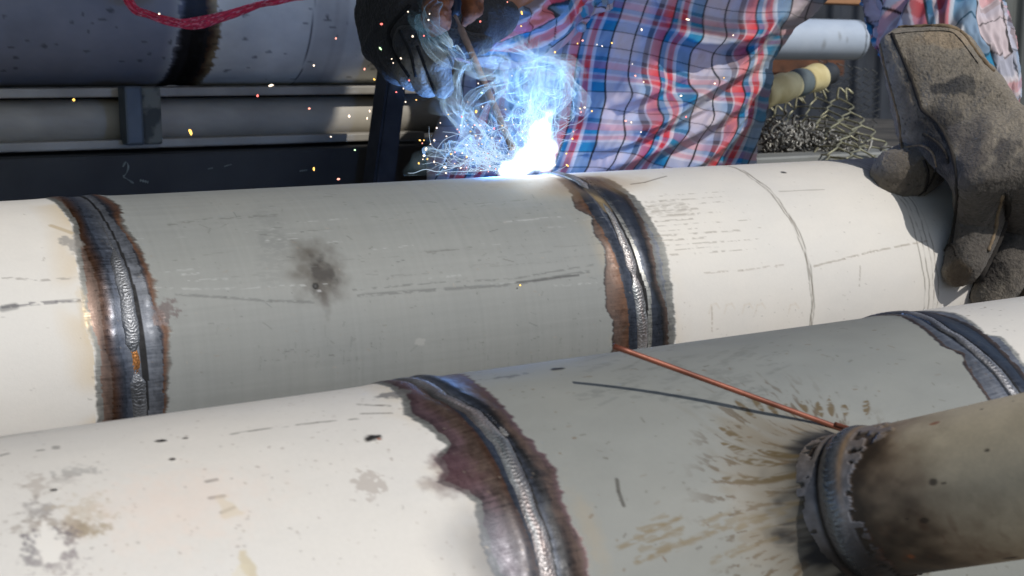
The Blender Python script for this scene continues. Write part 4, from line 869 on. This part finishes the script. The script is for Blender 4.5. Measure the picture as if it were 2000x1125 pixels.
def right_glove():
    dc, dp = 1.145, 1.125
    pcs = [[G(1745, 92, dc, 22), G(1760, 72, dc+.03, 16), G(1845, 74, dc, 22), G(1868, 82, dc+.03, 24), G(1782, 250, dc, 30), G(1830, 275, dc-.012, 36), G(1955, 235, dc-.02, 46), G(1900, 160, dc-.01, 40), G(1880, 240, dc+.06, 40)],
           [G(1955, 235, dc-.02, 46), G(1830, 275, dc-.012, 36), G(1912, 345, dp-.03, 50), G(2030, 330, dp-.03, 60), G(1980, 300, dc+.03, 60)],
           [G(1912, 345, dp-.03, 47), G(1915, 430, surf2(1915, 440)-.028, 47)], [G(1915, 430, surf2(1915, 440)-.028, 47), G(1884, 515, surf2(1884, 515)-.022, 38)], [G(1884, 515, surf2(1884, 515)-.022, 38), G(1866, 532, surf2(1870, 532)-.014, 28)],
           [G(1995, 345, dp-.03, 52), G(2002, 440, surf2(1995, 440)-.034, 48)], [G(2002, 440, surf2(1995, 440)-.034, 48), G(1966, 530, surf2(1966, 530)-.026, 42)], [G(1966, 530, surf2(1966, 530)-.026, 42), G(1932, 580, surf2(1932, 580)-.016, 34)],
           [G(2075, 345, dp-.02, 54), G(2085, 450, surf2(2060, 450)-.03, 50), G(2040, 570, surf2(2040, 570)-.02, 46)],
           [G(2140, 345, dp-.0, 50), G(2150, 470, surf2(2100, 470)-.02, 46), G(2120, 590, surf2(2110, 580)-.015, 40)],
           # thumb with web
           [G(1752, 344, dT-.016, 49), G(1784, 330, dT-.014, 52)], [G(1784, 330, dT-.014, 51), G(1836, 300, dT+.0, 46)], [G(1836, 300, dT, 44), G(1850, 262, dc, 46), G(1900, 290, dc-.01, 46)], [G(1800, 262, dc-.005, 28), G(1850, 270, dc, 42), G(1880, 330, dc, 26)]]
    me = hulls_to_mesh('glove', pcs, .0016, 7); L = srgb
    spots = [(1930, 420, 150, 150, L(76, 71, 66), .9, .5), (1990, 480, 90, 120, L(72, 66, 60), .5, .5), (1870, 172, 50, 16, L(62, 60, 58), .95, .9), (1890, 165, 20, 22, L(66, 64, 62), .9, .7), (1780, 200, 26, 110, L(78, 70, 60), .6, .3), (1778, 130, 12, 70, L(70, 62, 54), .4, .3),
             (1832, 275, 58, 80, L(22, 21, 23), 1, .25), (1815, 240, 30, 40, L(34, 32, 32), .8, .3), (1765, 340, 72, 66, L(86, 78, 68), .9, .1), (1845, 330, 30, 50, L(30, 28, 28), .8, .3), (1905, 290, 50, 60, L(80, 74, 70), .6, .9), (1870, 535, 30, 26, L(96, 80, 60), .7, .4), (1860, 450, 12, 90, L(72, 66, 60), .7, .2), (1850, 80, 60, 20, L(150, 130, 104), .5, .4), (1830, 410, 14, 40, L(30, 28, 28), .5, .3)]
    paint_leather(me, L(122, 114, 102), spots); o = link('glove', me, M_LEATHER, PERSON); o['label'] = 'tan suede gauntlet glove gripping the pipe'
    bv = bvh_of(me); dark = mat_noise('stitching', srgb(24, 21, 18), srgb(40, 34, 28), 200, .9, 0, 0); pale = mat_noise('seam_welt', srgb(126, 108, 84), srgb(96, 82, 66), 200, .9, 0, 0)
    for pts, r_, m_, lf in (([(1742, 66), (1754, 95), (1778, 150), (1795, 200), (1801, 215), (1830, 240), (1852, 280), (1866, 330), (1869, 380), (1866, 430), (1858, 475)], .0017, dark, -.0003), ([(1718, 82), (1728, 130), (1744, 190), (1756, 240), (1760, 290)], .0012, pale, 0),
                        ([(1722, 74), (1745, 56), (1800, 52), (1850, 52), (1880, 66), (1912, 108), (1940, 140)], .0019, pale, 0), ([(1735, 68), (1790, 62), (1848, 61), (1872, 74), (1910, 124)], .0006, dark, 0),
                        ([(1966, 375), (1970, 408), (1955, 460), (1921, 530), (1898, 560), (1893, 585)], .0024, dark, -.0006), ([(1960, 380), (1948, 420), (1944, 450), (1930, 490)], .0016, pale, .0), ([(1803, 262), (1830, 280), (1846, 300), (1852, 320)], .0016, dark, 0),
                        ([(1738, 386), (1760, 392), (1790, 385), (1815, 360), (1828, 330)], .0010, dark, 0), ([(1768, 288), (1800, 284), (1822, 300), (1829, 325)], .0011, pale, 0), ([(1840, 502), (1852, 480), (1862, 482), (1868, 500)], .0014, dark, 0), ([(1804, 312), (1812, 340), (1806, 372)], .0016, dark, -.0004)):
        P = on_mesh(bv, pts, 46, lf)
        if len(P) > 3: tube_mesh('seam', [(P, [r_*(.75+.5*random.random()) for _ in P])], m_, o, 8)
    P = on_mesh(bv, [(1830, 300), (1835, 322)], 5)
    fr = []
    for k in range(16):
        a = W(1815+k*2.8+random.uniform(-3, 3), 318+random.uniform(-7, 7), dT-.035); fr.append((spline([a, a+RT*random.uniform(-.004, .004)+UP*random.uniform(-.004, .004), a+RT*random.uniform(-.005, .005)-UP*random.uniform(0, .005)], 6), .0006))
    tube_mesh('frayed_thread', fr, mat_noise('thread', srgb(120, 116, 110), srgb(80, 76, 72), 300, .9, 0, 0), o, 5)
right_glove()
def left_glove():
    d = 1.13; pcs = [[G(735, 20, d+.03, 42), G(760, -60, d+.03, 55), G(748, 80, d+.02, 44), G(800, 20, d, 50), G(860, -70, d+.04, 60)], [G(748, 80, d+.02, 44), G(780, 122, d+.01, 36), G(820, 60, d, 46), G(800, 20, d, 50)],
                    [G(770, 100, d, 30), G(792, 140, d-.01, 24), G(808, 160, d-.01, 18)], [G(800, 85, d-.02, 30), G(822, 140, d-.03, 23), G(832, 170, d-.03, 17)], [G(838, 80, d-.02, 30), G(858, 130, d-.035, 24), G(868, 168, d-.035, 17)], [G(835, 40, d, 40), G(930, 60, d+.03, 34), G(975, 30, d+.05, 34)],
                    [G(870, 84, d-.01, 26), G(915, 92, d-.01, 20), G(945, 86, d, 17)]]
    me = hulls_to_mesh('glove', pcs, .0016, 6); L = srgb
    paint_leather(me, L(50, 49, 50), [(800, 150, 34, 45, L(150, 144, 132), .85, .3), (828, 140, 26, 56, L(150, 146, 136), .95, .35), (862, 140, 24, 50, L(140, 136, 126), .9, .35), (900, 88, 50, 12, L(36, 34, 34), .9, .3), (735, 60, 50, 100, L(30, 30, 32), .7, .3)], .5, .0016, wr=.004)
    o = link('glove', me, M_LEATHER, PERSON); o['label'] = 'blackened leather glove holding the electrode holder'; bv = bvh_of(me); dark = mat_noise('crease', srgb(16, 16, 17), srgb(24, 24, 26), 200, .9, 0, 0)
    for pts, r_ in (([(800, 10), (760, 60), (775, 110), (800, 150)], .0018), ([(815, 90), (838, 150), (850, 178)], .0014), ([(780, 60), (800, 100), (812, 150)], .0014), ([(850, 70), (880, 120), (888, 160)], .0014)):
        P = on_mesh(bv, pts, 30)
        if len(P) > 3: tube_mesh('seam', [(P, r_)], dark, o, 8)
left_glove()

# ------------------------------------------------------------------ electrode holder and electrode
def holder():
    root = empty('electrode_holder', W(885, 0, 1.09)); tag(root, 'scorched orange-brown electrode holder jaws in the black glove', 'electrode holder'); d = 1.085
    mj = mat_noise('scorched_jaw', srgb(72, 40, 24), srgb(146, 86, 50), 90, .85, 0, .6, 120, .003, (.3, .7))
    for pcs in ([[G(838, -20, d, 14), G(872, -20, d, 14), G(838, 42, d, 16), G(868, 48, d-.005, 14), G(852, 30, d-.015, 16), G(845, 64, d+.005, 9)]], [[G(912, -20, d, 10), G(934, -20, d, 12), G(932, 22, d, 13), G(918, 30, d-.01, 11), G(908, 44, d, 7)]]):
        me = hulls_to_mesh('jaw', pcs, .0012, 3); V = vco(me); set_co(me, V+vno(me)*((n3(V, 160, 3)-.5)*.005)[:, None]); link('jaw', me, mj, root)
    link('clamp_body', hulls_to_mesh('clamp_body', [[G(890, -60, d+.01, 20), G(890, 22, d+.01, 12)], [G(890, -60, d+.01, 26), G(880, -140, d+.05, 30)]], .0015, 3), M_BLACK, root)
    unparent_offset(root)
holder()
P0 = W(1042, 338, surf2(1042, 344)); TIP = W(1001, 290, P0@FW-.005)
A = W(889, 30, 1.07); Bm = W(898, 52, 1.068)
tt = np.linspace(0, 1, 40); Pp = [A+(TIP-A)*t for t in tt]; Rr = [.0014 if t < .10 else .0029+.0003*math.sin(t*9)*(t*.5) for t in tt]
o = tube_mesh('welding_electrode', [(Pp, Rr)], mat_noise('flux', srgb(112, 92, 82), srgb(150, 126, 110), 90, .85, 0, .4, 250, .001), n=14); tag(o, 'long grey-brown flux coated electrode running from the holder to the arc', 'welding electrode')

# ================================================================== RED TAPE at the top left
def tape():
    c = [(190, -330, 1.42), (215, -120, 1.41), (252, 2, 1.40), (290, 28, 1.40), (335, 42, 1.40), (380, 46, 1.40), (430, 34, 1.40), (500, 12, 1.40), (560, -3, 1.40), (700, -60, 1.41), (860, -330, 1.42)]
    P = spline([W(*p) for p in c], 220); n = 22; V = []; C = []
    for i, p in enumerate(P):
        tw = .15+.55*math.sin(i*.055+2)+.2*math.sin(i*.15); wd = .0052+.0012*math.sin(i*.07)
        t = P[min(i+1, 219)]-P[max(i-1, 0)]; t /= np.linalg.norm(t); a = np.cross(t, FW); a /= np.linalg.norm(a); b = np.cross(t, a)
        for j in range(n):
            q = j/(n-1)*2-1; w_ = .0012*math.sin(q*7+i*.09)+.0006*math.sin(q*15-i*.2); V.append(p+(a*math.cos(tw)+b*math.sin(tw))*q*wd+(b*math.cos(tw)-a*math.sin(tw))*w_)
            C.append(srgb(238, 84, 112)*(1+.9*(_L[(i//3) % 512, j]-.5)*.6) if _L[(i//2+77) % 512, j*3] < .82 else srgb(246, 170, 184))
    me = np_mesh('tape', np.array(V), grid_quads(220, n)); add_attr(me, 'col', np.clip(np.array(C), 0, 1)); mt = mat_attr('red_plastic_tape', .4, 0, None); p = mt.node_tree.nodes['Principled BSDF']; p.inputs['Emission Strength'].default_value = 0
    tr = mt.node_tree.nodes.new('ShaderNodeBsdfTranslucent'); at = [x for x in mt.node_tree.nodes if x.type == 'ATTRIBUTE'][0]; mx = mt.node_tree.nodes.new('ShaderNodeMixShader'); mx.inputs[0].default_value = .45; ou = [x for x in mt.node_tree.nodes if x.type == 'OUTPUT_MATERIAL'][0]
    l = mt.node_tree.links; l.new(at.outputs['Color'], tr.inputs[0]); l.new(p.outputs[0], mx.inputs[1]); l.new(tr.outputs[0], mx.inputs[2]); l.new(mx.outputs[0], ou.inputs[0])
    o = link('tape', me, mt); s_ = o.modifiers.new('thickness', 'SOLIDIFY'); s_.thickness = .0003; tag(o, 'sagging strip of crumpled pinkish red plastic tape at the upper left', 'tape')
tape()

# ================================================================== ARC, SMOKE, SPARKS
ARC = P0+np.array([0, -.004, .012])
pl = bpy.data.lights.new('arc_light', 'POINT'); pl.energy = 1.3; pl.color = (.14, .36, 1.0); pl.shadow_soft_size = .012
po = bpy.data.objects.new('arc_light', pl); COL.objects.link(po); po.location = np.array(P0)+np.array([.01, .075, .006])
def vol_domain(name, lo, hi, build, label, cat, kind=None):
    c = (np.array(lo)+np.array(hi))/2; h = (np.array(hi)-np.array(lo))/2; bm = bmesh.new(); bmesh.ops.create_cube(bm, size=2)
    for v in bm.verts: v.co = Vector((v.co.x*h[0], v.co.y*h[1], v.co.z*h[2]))
    me = bpy.data.meshes.new(name); bm.to_mesh(me); bm.free(); m = bpy.data.materials.new(name+'_gas'); m.use_nodes = True; t = m.node_tree; t.nodes.clear(); build(t, c)
    o = link(name, me, m); o.location = c; tag(o, label, cat, None, kind); return o
class NB:
    def __init__(s, t): s.t = t
    def n(s, ty, **k):
        n = s.t.nodes.new(ty)
        for a, b in k.items(): setattr(n, a, b)
        return n
    def m(s, op, a, b=None, c=None, clamp=False):
        n = s.t.nodes.new('ShaderNodeMath'); n.operation = op; n.use_clamp = clamp
        for i, x in enumerate((a, b, c)):
            if x is None: continue
            if isinstance(x, (int, float)): n.inputs[i].default_value = x
            else: s.t.links.new(x, n.inputs[i])
        return n.outputs[0]
    def mr(s, x, a, b, c, d, st='SMOOTHSTEP'):
        n = s.t.nodes.new('ShaderNodeMapRange'); n.interpolation_type = st; s.t.links.new(x, n.inputs[0])
        for i, v in zip((1, 2, 3, 4), (a, b, c, d)): n.inputs[i].default_value = v
        return n.outputs[0]
def ellipsoids(nb, co, c, balls):
    """soft union of balls given in world space; returns mask socket"""
    acc = None
    for p, r, k in balls:
        d = nb.n('ShaderNodeVectorMath', operation='DISTANCE'); nb.t.links.new(co, d.inputs[0]); d.inputs[1].default_value = tuple(np.array(p)-c)
        v = nb.mr(d.outputs['Value'], 0, r, k, 0); acc = v if acc is None else nb.m('MAXIMUM', acc, v)
    return acc
DA = float(P0@FW)
def smoke_build(t, c):
    nb = NB(t); tc = nb.n('ShaderNodeTexCoord'); nz = nb.n('ShaderNodeTexNoise'); nz.inputs['Scale'].default_value = 20; nz.inputs['Detail'].default_value = 2; t.links.new(tc.outputs['Object'], nz.inputs['Vector'])
    sub = nb.n('ShaderNodeVectorMath', operation='SUBTRACT'); t.links.new(nz.outputs['Color'], sub.inputs[0]); sub.inputs[1].default_value = (.5, .5, .5)
    sc = nb.n('ShaderNodeVectorMath', operation='SCALE'); t.links.new(sub.outputs[0], sc.inputs[0]); sc.inputs['Scale'].default_value = .035
    ad = nb.n('ShaderNodeVectorMath', operation='ADD'); t.links.new(tc.outputs['Object'], ad.inputs[0]); t.links.new(sc.outputs[0], ad.inputs[1]); co = ad.outputs[0]
    def wisp(scale, width, det=1.5, off=0):
        mp = nb.n('ShaderNodeMapping'); mp.inputs['Location'].default_value = (off, off*.7, 0); mp.inputs['Scale'].default_value = (1, 1, .75); t.links.new(co, mp.inputs[0])
        q = nb.n('ShaderNodeTexNoise'); q.inputs['Scale'].default_value = scale; q.inputs['Detail'].default_value = det; q.inputs['Distortion'].default_value = .6; t.links.new(mp.outputs[0], q.inputs['Vector'])
        return nb.mr(nb.m('ABSOLUTE', nb.m('SUBTRACT', q.outputs[0], .5)), 0, width, 1, 0)
    B = lambda x, y, r, k, dd=0: (W(x, y, DA+dd), r*DA/F, k)
    balls = [B(1050, 260, 50, .8), B(1066, 220, 44, 1), B(1080, 180, 46, 1), B(1100, 150, 50, 1), B(1112, 190, 42, .9), B(1075, 120, 48, .9), B(1030, 120, 50, .9), B(1000, 150, 50, .8), B(970, 105, 38, .8), B(945, 130, 40, 1), B(1035, 180, 50, .7), B(900, 125, 34, .3), B(880, 190, 40, .3), B(905, 245, 46, .35), B(930, 300, 60, .4), B(985, 260, 50, .5), B(870, 290, 50, .2), B(850, 60, 60, .1), B(800, 160, 50, .1), B(1020, 60, 60, .1), B(990, 210, 50, .4)]
    mask = ellipsoids(nb, co, c, balls)
    w1 = wisp(42, .035); w2 = wisp(85, .05, 2, 3.1); w3 = wisp(22, .03, 1, 7.7)
    fil = nb.m('ADD', nb.m('ADD', w1, nb.m('MULTIPLY', w2, .45)), w3); fil = nb.m('ADD', fil, .06)
    fil = nb.m('ADD', fil, nb.m('MULTIPLY', nb.m('MULTIPLY', w1, w2), 2.5))
    den = nb.m('MULTIPLY', nb.m('MULTIPLY', fil, mask), 20)
    sca = nb.n('ShaderNodeVolumeScatter'); sca.inputs['Color'].default_value = (.62, .85, 1, 1); sca.inputs['Anisotropy'].default_value = .2; t.links.new(den, sca.inputs['Density'])
    # arc light on the nearby smoke, put in as emission
    d = nb.n('ShaderNodeVectorMath', operation='DISTANCE'); t.links.new(tc.outputs['Object'], d.inputs[0]); d.inputs[1].default_value = tuple(W(1070, 240, DA)-c)
    gl = nb.mr(d.outputs['Value'], .01, .085, 1, .0); em = nb.n('ShaderNodeEmission'); em.inputs[0].default_value = (.14, .50, .85, 1); t.links.new(nb.m('MULTIPLY', nb.m('MULTIPLY', fil, mask), nb.m('MULTIPLY', gl, 12)), em.inputs[1])
    ad2 = nb.n('ShaderNodeAddShader'); t.links.new(sca.outputs[0], ad2.inputs[0]); t.links.new(em.outputs[0], ad2.inputs[1]); o = nb.n('ShaderNodeOutputMaterial'); t.links.new(ad2.outputs[0], o.inputs['Volume'])
cs = np.array([W(x, y, d) for x in (800, 1165) for y in (10, 342) for d in (DA-.035, DA+.045)]); lo, hi = cs.min(0), cs.max(0); lo[1] = max(lo[1], 0)
vol_domain('smoke', lo, hi, smoke_build, 'curling blue-white smoke rising from the welding arc', 'smoke', 'stuff')
def arc_build(t, c):
    nb = NB(t); tc = nb.n('ShaderNodeTexCoord'); nz = nb.n('ShaderNodeTexNoise'); nz.inputs['Scale'].default_value = 90; nz.inputs['Detail'].default_value = 3; t.links.new(tc.outputs['Object'], nz.inputs['Vector'])
    sub = nb.n('ShaderNodeVectorMath', operation='SUBTRACT'); t.links.new(nz.outputs['Color'], sub.inputs[0]); sub.inputs[1].default_value = (.5, .5, .5)
    sc = nb.n('ShaderNodeVectorMath', operation='SCALE'); t.links.new(sub.outputs[0], sc.inputs[0]); sc.inputs['Scale'].default_value = .012
    ad = nb.n('ShaderNodeVectorMath', operation='ADD'); t.links.new(tc.outputs['Object'], ad.inputs[0]); t.links.new(sc.outputs[0], ad.inputs[1])
    B = lambda x, y, r, k, dd=0: (W(x, y, DA+dd), r*DA/F, k)
    core = ellipsoids(nb, ad.outputs[0], c, [B(1045, 305, 37, 1), B(1052, 285, 31, 1), B(1020, 322, 32, 1), B(1000, 332, 30, .9), B(1066, 315, 26, 1), B(1056, 262, 28, .8), B(1064, 242, 22, .45), B(1072, 222, 16, .25), B(1074, 290, 22, .8)])
    halo = ellipsoids(nb, ad.outputs[0], c, [B(1045, 300, 62, 1), B(1064, 240, 50, .8), B(1072, 200, 40, .5), B(995, 325, 50, .7)])
    e1 = nb.n('ShaderNodeEmission'); e1.inputs[0].default_value = (.8, .92, 1, 1); t.links.new(nb.m('MULTIPLY', nb.m('POWER', core, 1.15), 900), e1.inputs[1])
    e2 = nb.n('ShaderNodeEmission'); e2.inputs[0].default_value = (.1, .42, 1, 1); t.links.new(nb.m('MULTIPLY', nb.m('POWER', halo, 1.7), 34), e2.inputs[1])
    a = nb.n('ShaderNodeAddShader'); t.links.new(e1.outputs[0], a.inputs[0]); t.links.new(e2.outputs[0], a.inputs[1]); o = nb.n('ShaderNodeOutputMaterial'); t.links.new(a.outputs[0], o.inputs['Volume'])
cs = np.array([W(x, y, d) for x in (930, 1115) for y in (150, 345) for d in (DA-.03, DA+.03)]); vol_domain('welding_arc', cs.min(0), cs.max(0), arc_build, 'blinding white-blue welding arc at the tip of the electrode', 'welding arc')
def smoke_films():
    r = np.random.default_rng(8); Vs = []; Qs = []; A_ = []; off = 0
    S = [([(1050, 300), (1062, 255), (1075, 215), (1085, 175), (1075, 135), (1050, 112)], 12, 34), ([(1075, 320), (1080, 260), (1082, 215), (1084, 175), (1100, 140), (1118, 165), (1120, 200), (1104, 212), (1090, 195)], 8, 22),
         ([(1085, 180), (1050, 196), (1020, 195), (1000, 175), (985, 150), (955, 138), (935, 128)], 12, 17), ([(1110, 160), (1085, 122), (1040, 110), (1010, 96), (985, 84), (965, 100), (970, 125), (945, 138), (932, 125), (950, 115), (975, 120)], 10, 15),
         ([(1050, 200), (1020, 170), (1030, 130), (1070, 122), (1110, 128), (1124, 170)], 14, 22), ([(1000, 290), (960, 262), (925, 250), (905, 220), (890, 200), (860, 190)], 16, 24), ([(915, 270), (888, 215), (880, 175), (905, 140), (935, 130)], 12, 18),
         ([(1030, 320), (1020, 280), (1000, 262), (1008, 232), (1035, 205), (1060, 195)], 14, 20), ([(1000, 320), (940, 300), (905, 290), (880, 310), (845, 325)], 16, 30), ([(935, 130), (900, 120), (870, 100), (850, 60), (820, 20)], 12, 34),
         ([(1060, 290), (1040, 240), (1050, 200), (1040, 160), (1060, 90)], 12, 40), ([(960, 320), (925, 270), (945, 210), (990, 180), (1010, 140), (980, 70)], 18, 50)]
    nu, nq = 150, 200
    for k, (sp, r0, r1) in enumerate(S):
        base = spline([np.array([a, c, 0.]) for a, c in sp], nu); t = np.linspace(0, 1, nu)[:, None]; q = np.linspace(0, 2*math.pi, nq, endpoint=False)[None]; ph = r.uniform(0, 6.28, 14); sc = .8+.5*r.random()
        R_ = (r0+(r1-r0)*t)*sc*(1+.5*np.sin(5*t+ph[0]+np.sin(q+ph[12]))*.6+.35*np.sin(3*q+7*t+ph[1])+.22*np.sin(5*q-11*t+ph[2])+.14*np.sin(9*q+15*t+ph[3])+.08*np.sin(17*q-20*t+ph[13]))
        tw = q+2.6*t+ph[4]+.5*np.sin(2*q+6*t+ph[11]); w1 = 8*np.sin(8*t+ph[5]+np.sin(q+ph[6])*1.2); w2 = 7*np.sin(9*t+ph[7]+np.cos(q+ph[8])*1.2)
        px_ = base[:, :1]+R_*np.cos(tw)+w1; py_ = np.minimum(base[:, 1:2]+.85*R_*np.sin(tw+.4*np.sin(5*t+ph[9]))+w2, 339-(px_-1000)*.02); dd = DA+R_*.8/F*np.sin(tw*1.0+1.1+2*t)+.006*np.sin(ph[10]+k)
        Vs.append(W3(px_, py_, dd).reshape(-1, 3)); Qs.append(grid_quads(nu, nq, True)+off); off += nu*nq
        near = np.exp(-((px_-1060)**2+(py_-250)**2)/150**2); f = np.sin(math.pi*t)**.6*(.25+.9*fbm(t*9+k*3+0*q, q*1.4+0*t+k, 3))*(.6+.75*near); A_.append(f.ravel())
    me = np_mesh('smoke_wisps', np.concatenate(Vs), np.concatenate(Qs)); add_attr(me, 'fade', np.concatenate(A_))
    m, t, p = new_mat('smoke_film'); nb = NB(t); p.inputs['Base Color'].default_value = (.75, .86, .95, 1); p.inputs['Roughness'].default_value = 1; p.inputs['Specular IOR Level'].default_value = 0; p.inputs['Emission Color'].default_value = (.2, .6, .78, 1); p.inputs['Emission Strength'].default_value = .46  # cyan arc light on the wisps is put in as emission
    lw = nb.n('ShaderNodeLayerWeight'); lw.inputs[0].default_value = .5; fa = nb.n('ShaderNodeAttribute', attribute_name='fade')
    al = nb.m('MULTIPLY', nb.m('ADD', nb.m('MULTIPLY', nb.m('POWER', lw.outputs['Facing'], 2.6), .95), .05), fa.outputs['Fac'], clamp=True); t.links.new(al, p.inputs['Alpha'])
    o = link('smoke_wisps', me, m); o.visible_shadow = True; tag(o, 'folded blue-white wisps of welding smoke twisting above the arc', 'smoke', kind='stuff')
smoke_films()
def sparks():
    cols = {'p': (1, .36, .26), 'g': (1, .58, .12), 'w': (1, .80, .60), 'r': (1, .2, .16), 'n': (.6, 1, .5)}
    M = {k: mat_emit('spark_'+k, v, 2.2) for k, v in cols.items()}
    px = [(144, 195, 'g', 3.6), (372, 258, 'g', 3.6), (311, 27, 'w', 2.6), (656, 75, 'p', 2.4), (613, 128, 'w', 2.6), (529, 167, 'w', 2.8), (503, 187, 'r', 2.6), (604, 212, 'p', 2.4), (712, 135, 'p', 2.6), (682, 227, 'w', 2.8), (613, 330, 'g', 2.4), (661, 350, 'p', 2.4), (646, 267, 'w', 2), (693, 293, 'n', 2.2), (991, 4, 'p', 2),
          (745, 47, 'r', 3), (806, 71, 'w', 3.4), (828, 70, 'r', 2.6), (743, 95, 'n', 2.4), (797, 23, 'w', 2.4), (837, 39, 'w', 2.8), (839, 27, 'w', 2), (938, 42, 'r', 3), (1019, 25, 'g', 2.6), (1018, 51, 'g', 2.4), (765, 115, 'w', 2.2), (783, 114, 'w', 2.4), (799, 157, 'r', 2.6), (768, 123, 'w', 2), (731, 155, 'g', 2.4), (774, 180, 'r', 2.4), (792, 199, 'w', 2.2), (813, 195, 'g', 2.2), (788, 173, 'w', 2),
          (722, 217, 'w', 2), (717, 231, 'w', 2), (853, 250, 'w', 2.6), (848, 274, 'w', 2.8), (820, 274, 'g', 2.4), (828, 274, 'g', 2.2), (832, 291, 'w', 3.4), (828, 304, 'w', 3.6), (848, 316, 'w', 2.8), (818, 319, 'g', 2.4), (881, 301, 'g', 2.6), (869, 327, 'w', 2.4), (957, 325, 'r', 2.6), (965, 251, 'r', 2.8), (930, 218, 'g', 3.2), (902, 228, 'r', 2.8), (941, 181, 'n', 2.2), (934, 163, 'w', 2.2),
          (1084, 102, 'g', 3.2), (1128, 85, 'g', 2.2), (1138, 79, 'p', 2.4), (1195, 84, 'g', 2.8), (1253, 58, 'w', 2.6), (1133, 212, 'g', 2.6), (1142, 210, 'w', 2.4), (1135, 219, 'p', 2.2), (1156, 217, 'g', 2.8), (1118, 271, 'g', 2.8), (1106, 300, 'g', 2.4), (1108, 323, 'g', 2.4), (1083, 322, 'w', 3.4), (1120, 257, 'p', 2.2), (1222, 236, 'p', 2.2), (1233, 239, 'w', 2.0), (1252, 258, 'w', 2.2), (1241, 148, 'p', 3), (1257, 160, 'w', 2), (1330, 187, 'w', 2.4), (1396, 163, 'w', 2), (1414, 152, 'g', 2), (1343, 38, 'w', 2.6), (1432, 69, 'w', 2.4), (1166, 87, 'w', 2), (1016, 557, 'g', 2.2), (1176, 90, 'w', 1.8), (1340, 228, 'r', 2.8), (1235, 125, 'w', 1.8), (860, 240, 'w', 1.8), (1035, 196, 'w', 1.8), (1000, 148, 'w', 1.6)]
    for k in range(80):
        a = random.gauss(930, 60), random.gauss(285, 40)
        if a[1] < 340 and 800 < a[0] < 1130: px.append((*a, random.choice('wwggp'), random.uniform(1.0, 2.2)))
    first = {}
    for i, (x, y, k, r_) in enumerate(px):
        d = DA+random.uniform(-.06, .02) if y < 345 else surf2(x, y)-.004; key = (k, i % 3)
        if key not in first:
            bm = bmesh.new(); bmesh.ops.create_icosphere(bm, subdivisions=2, radius=1)
            for v in bm.verts: v.co *= 1+.35*(_L[i, v.index % 512]-.5); v.co.x *= random.choice((1, 1))*1.15
            me = bpy.data.meshes.new('spark'); bm.to_mesh(me); bm.free(); smooth(me); o = link('spark', me, M[k]); first[key] = o
        else: o = first[key].copy(); COL.objects.link(o)
        o.location = W(x, y, d); s_ = r_*(.58 if y < 345 and x > 700 else .72)*d/F; L_ = random.choice((1, 1, 1, 1.8, 2.6)); o.scale = (s_, s_, s_*L_); o.rotation_euler = (random.random()*3, random.random()*3, 0)
        cn = {'p': 'orange-pink', 'g': 'golden yellow', 'w': 'cream white', 'r': 'reddish', 'n': 'greenish'}[k]
        where = 'lying on the grey middle of the welded pipe' if y > 345 else 'high in front of the large stored pipe' if x < 700 and y < 168 else 'in front of the rail and dark beam at left' if x < 735 else 'beside the black glove' if x < 960 and y < 200 else 'in the tangle of trails left of the arc' if x < 1060 and y > 200 else 'in the smoke above the arc' if x < 1110 and y < 260 else 'close beside the arc at the shirt hem' if x < 1165 and y > 200 else 'in front of the blue upper part of the shirt' if y < 170 else 'in front of the sunlit shirt folds'
        tag(o, 'tiny %s spark %s' % (cn, where), 'spark', 'sparks %s' % where)
sparks()
def trails():
    paths = []; r = np.random.default_rng(4)
    def add(px, wd=.00035, dd=0):
        P = spline([W(x, y, DA-.02+dd+random.uniform(-.004, .004)) for x, y in px], 30); paths.append((P, [wd*(.5+.8*math.sin((i+1)/31*math.pi)) for i in range(30)]))
    fixed = [[(760, 225), (775, 240), (800, 250), (830, 256), (853, 250)], [(745, 338), (775, 318), (800, 300), (825, 284), (848, 274)], [(848, 316), (855, 290), (870, 272), (895, 262), (915, 258)], [(881, 301), (900, 294), (925, 288), (960, 296)], [(1088, 258), (1110, 245), (1130, 240), (1156, 217)], [(1100, 232), (1112, 238), (1122, 226), (1118, 240)], [(1090, 300), (1095, 280), (1118, 271)], [(1060, 345), (1095, 330), (1108, 323)],
             [(760, 338), (778, 300), (792, 270), (790, 240)], [(790, 240), (805, 262), (822, 290)], [(1082, 200), (1084, 240), (1086, 290), (1075, 330)], [(1032, 200), (1030, 240), (1010, 262), (1004, 285)], [(1056, 205), (1020, 226), (1012, 215)], [(1095, 262), (1110, 262), (1128, 252)]]
    for f in fixed[2:8]+fixed[10:]: add(f, .00012)
    for k in range(95):
        a = r.uniform(math.pi*.52, math.pi*1.06); L = r.uniform(30, 175)*(.6 if a < 2.1 else 1); x, y = 985+r.normal()*22, 318+r.normal()*9; pts = [(x, y)]; h = a
        for j in range(6):
            h += r.normal()*.55; x += math.cos(h)*L/6; y -= math.sin(h)*L/6*.75; y = min(y, 341-(x-700)*.03); pts.append((x, y))
        if min(p[0] for p in pts) < 790: continue
        add(pts, r.uniform(.00006, .00019), r.uniform(-.02, .03))
    for k in range(26):
        x, y = 1040+r.normal()*14, 262+r.normal()*10; pts = [(x, y)]; h = math.pi/2+r.normal()*.35
        for j in range(5): h += r.normal()*.5; x += math.cos(h)*15; y -= math.sin(h)*15; pts.append((x, y))
        add(pts, r.uniform(.00007, .0002), r.uniform(-.01, .02))
    o = tube_mesh('spark_trails', paths, mat_emit('spark_trail', (.62, .8, 1), .95), n=5); tag(o, 'tangle of thin white spark trails curling out of the arc', 'spark trails', kind='stuff')
trails()
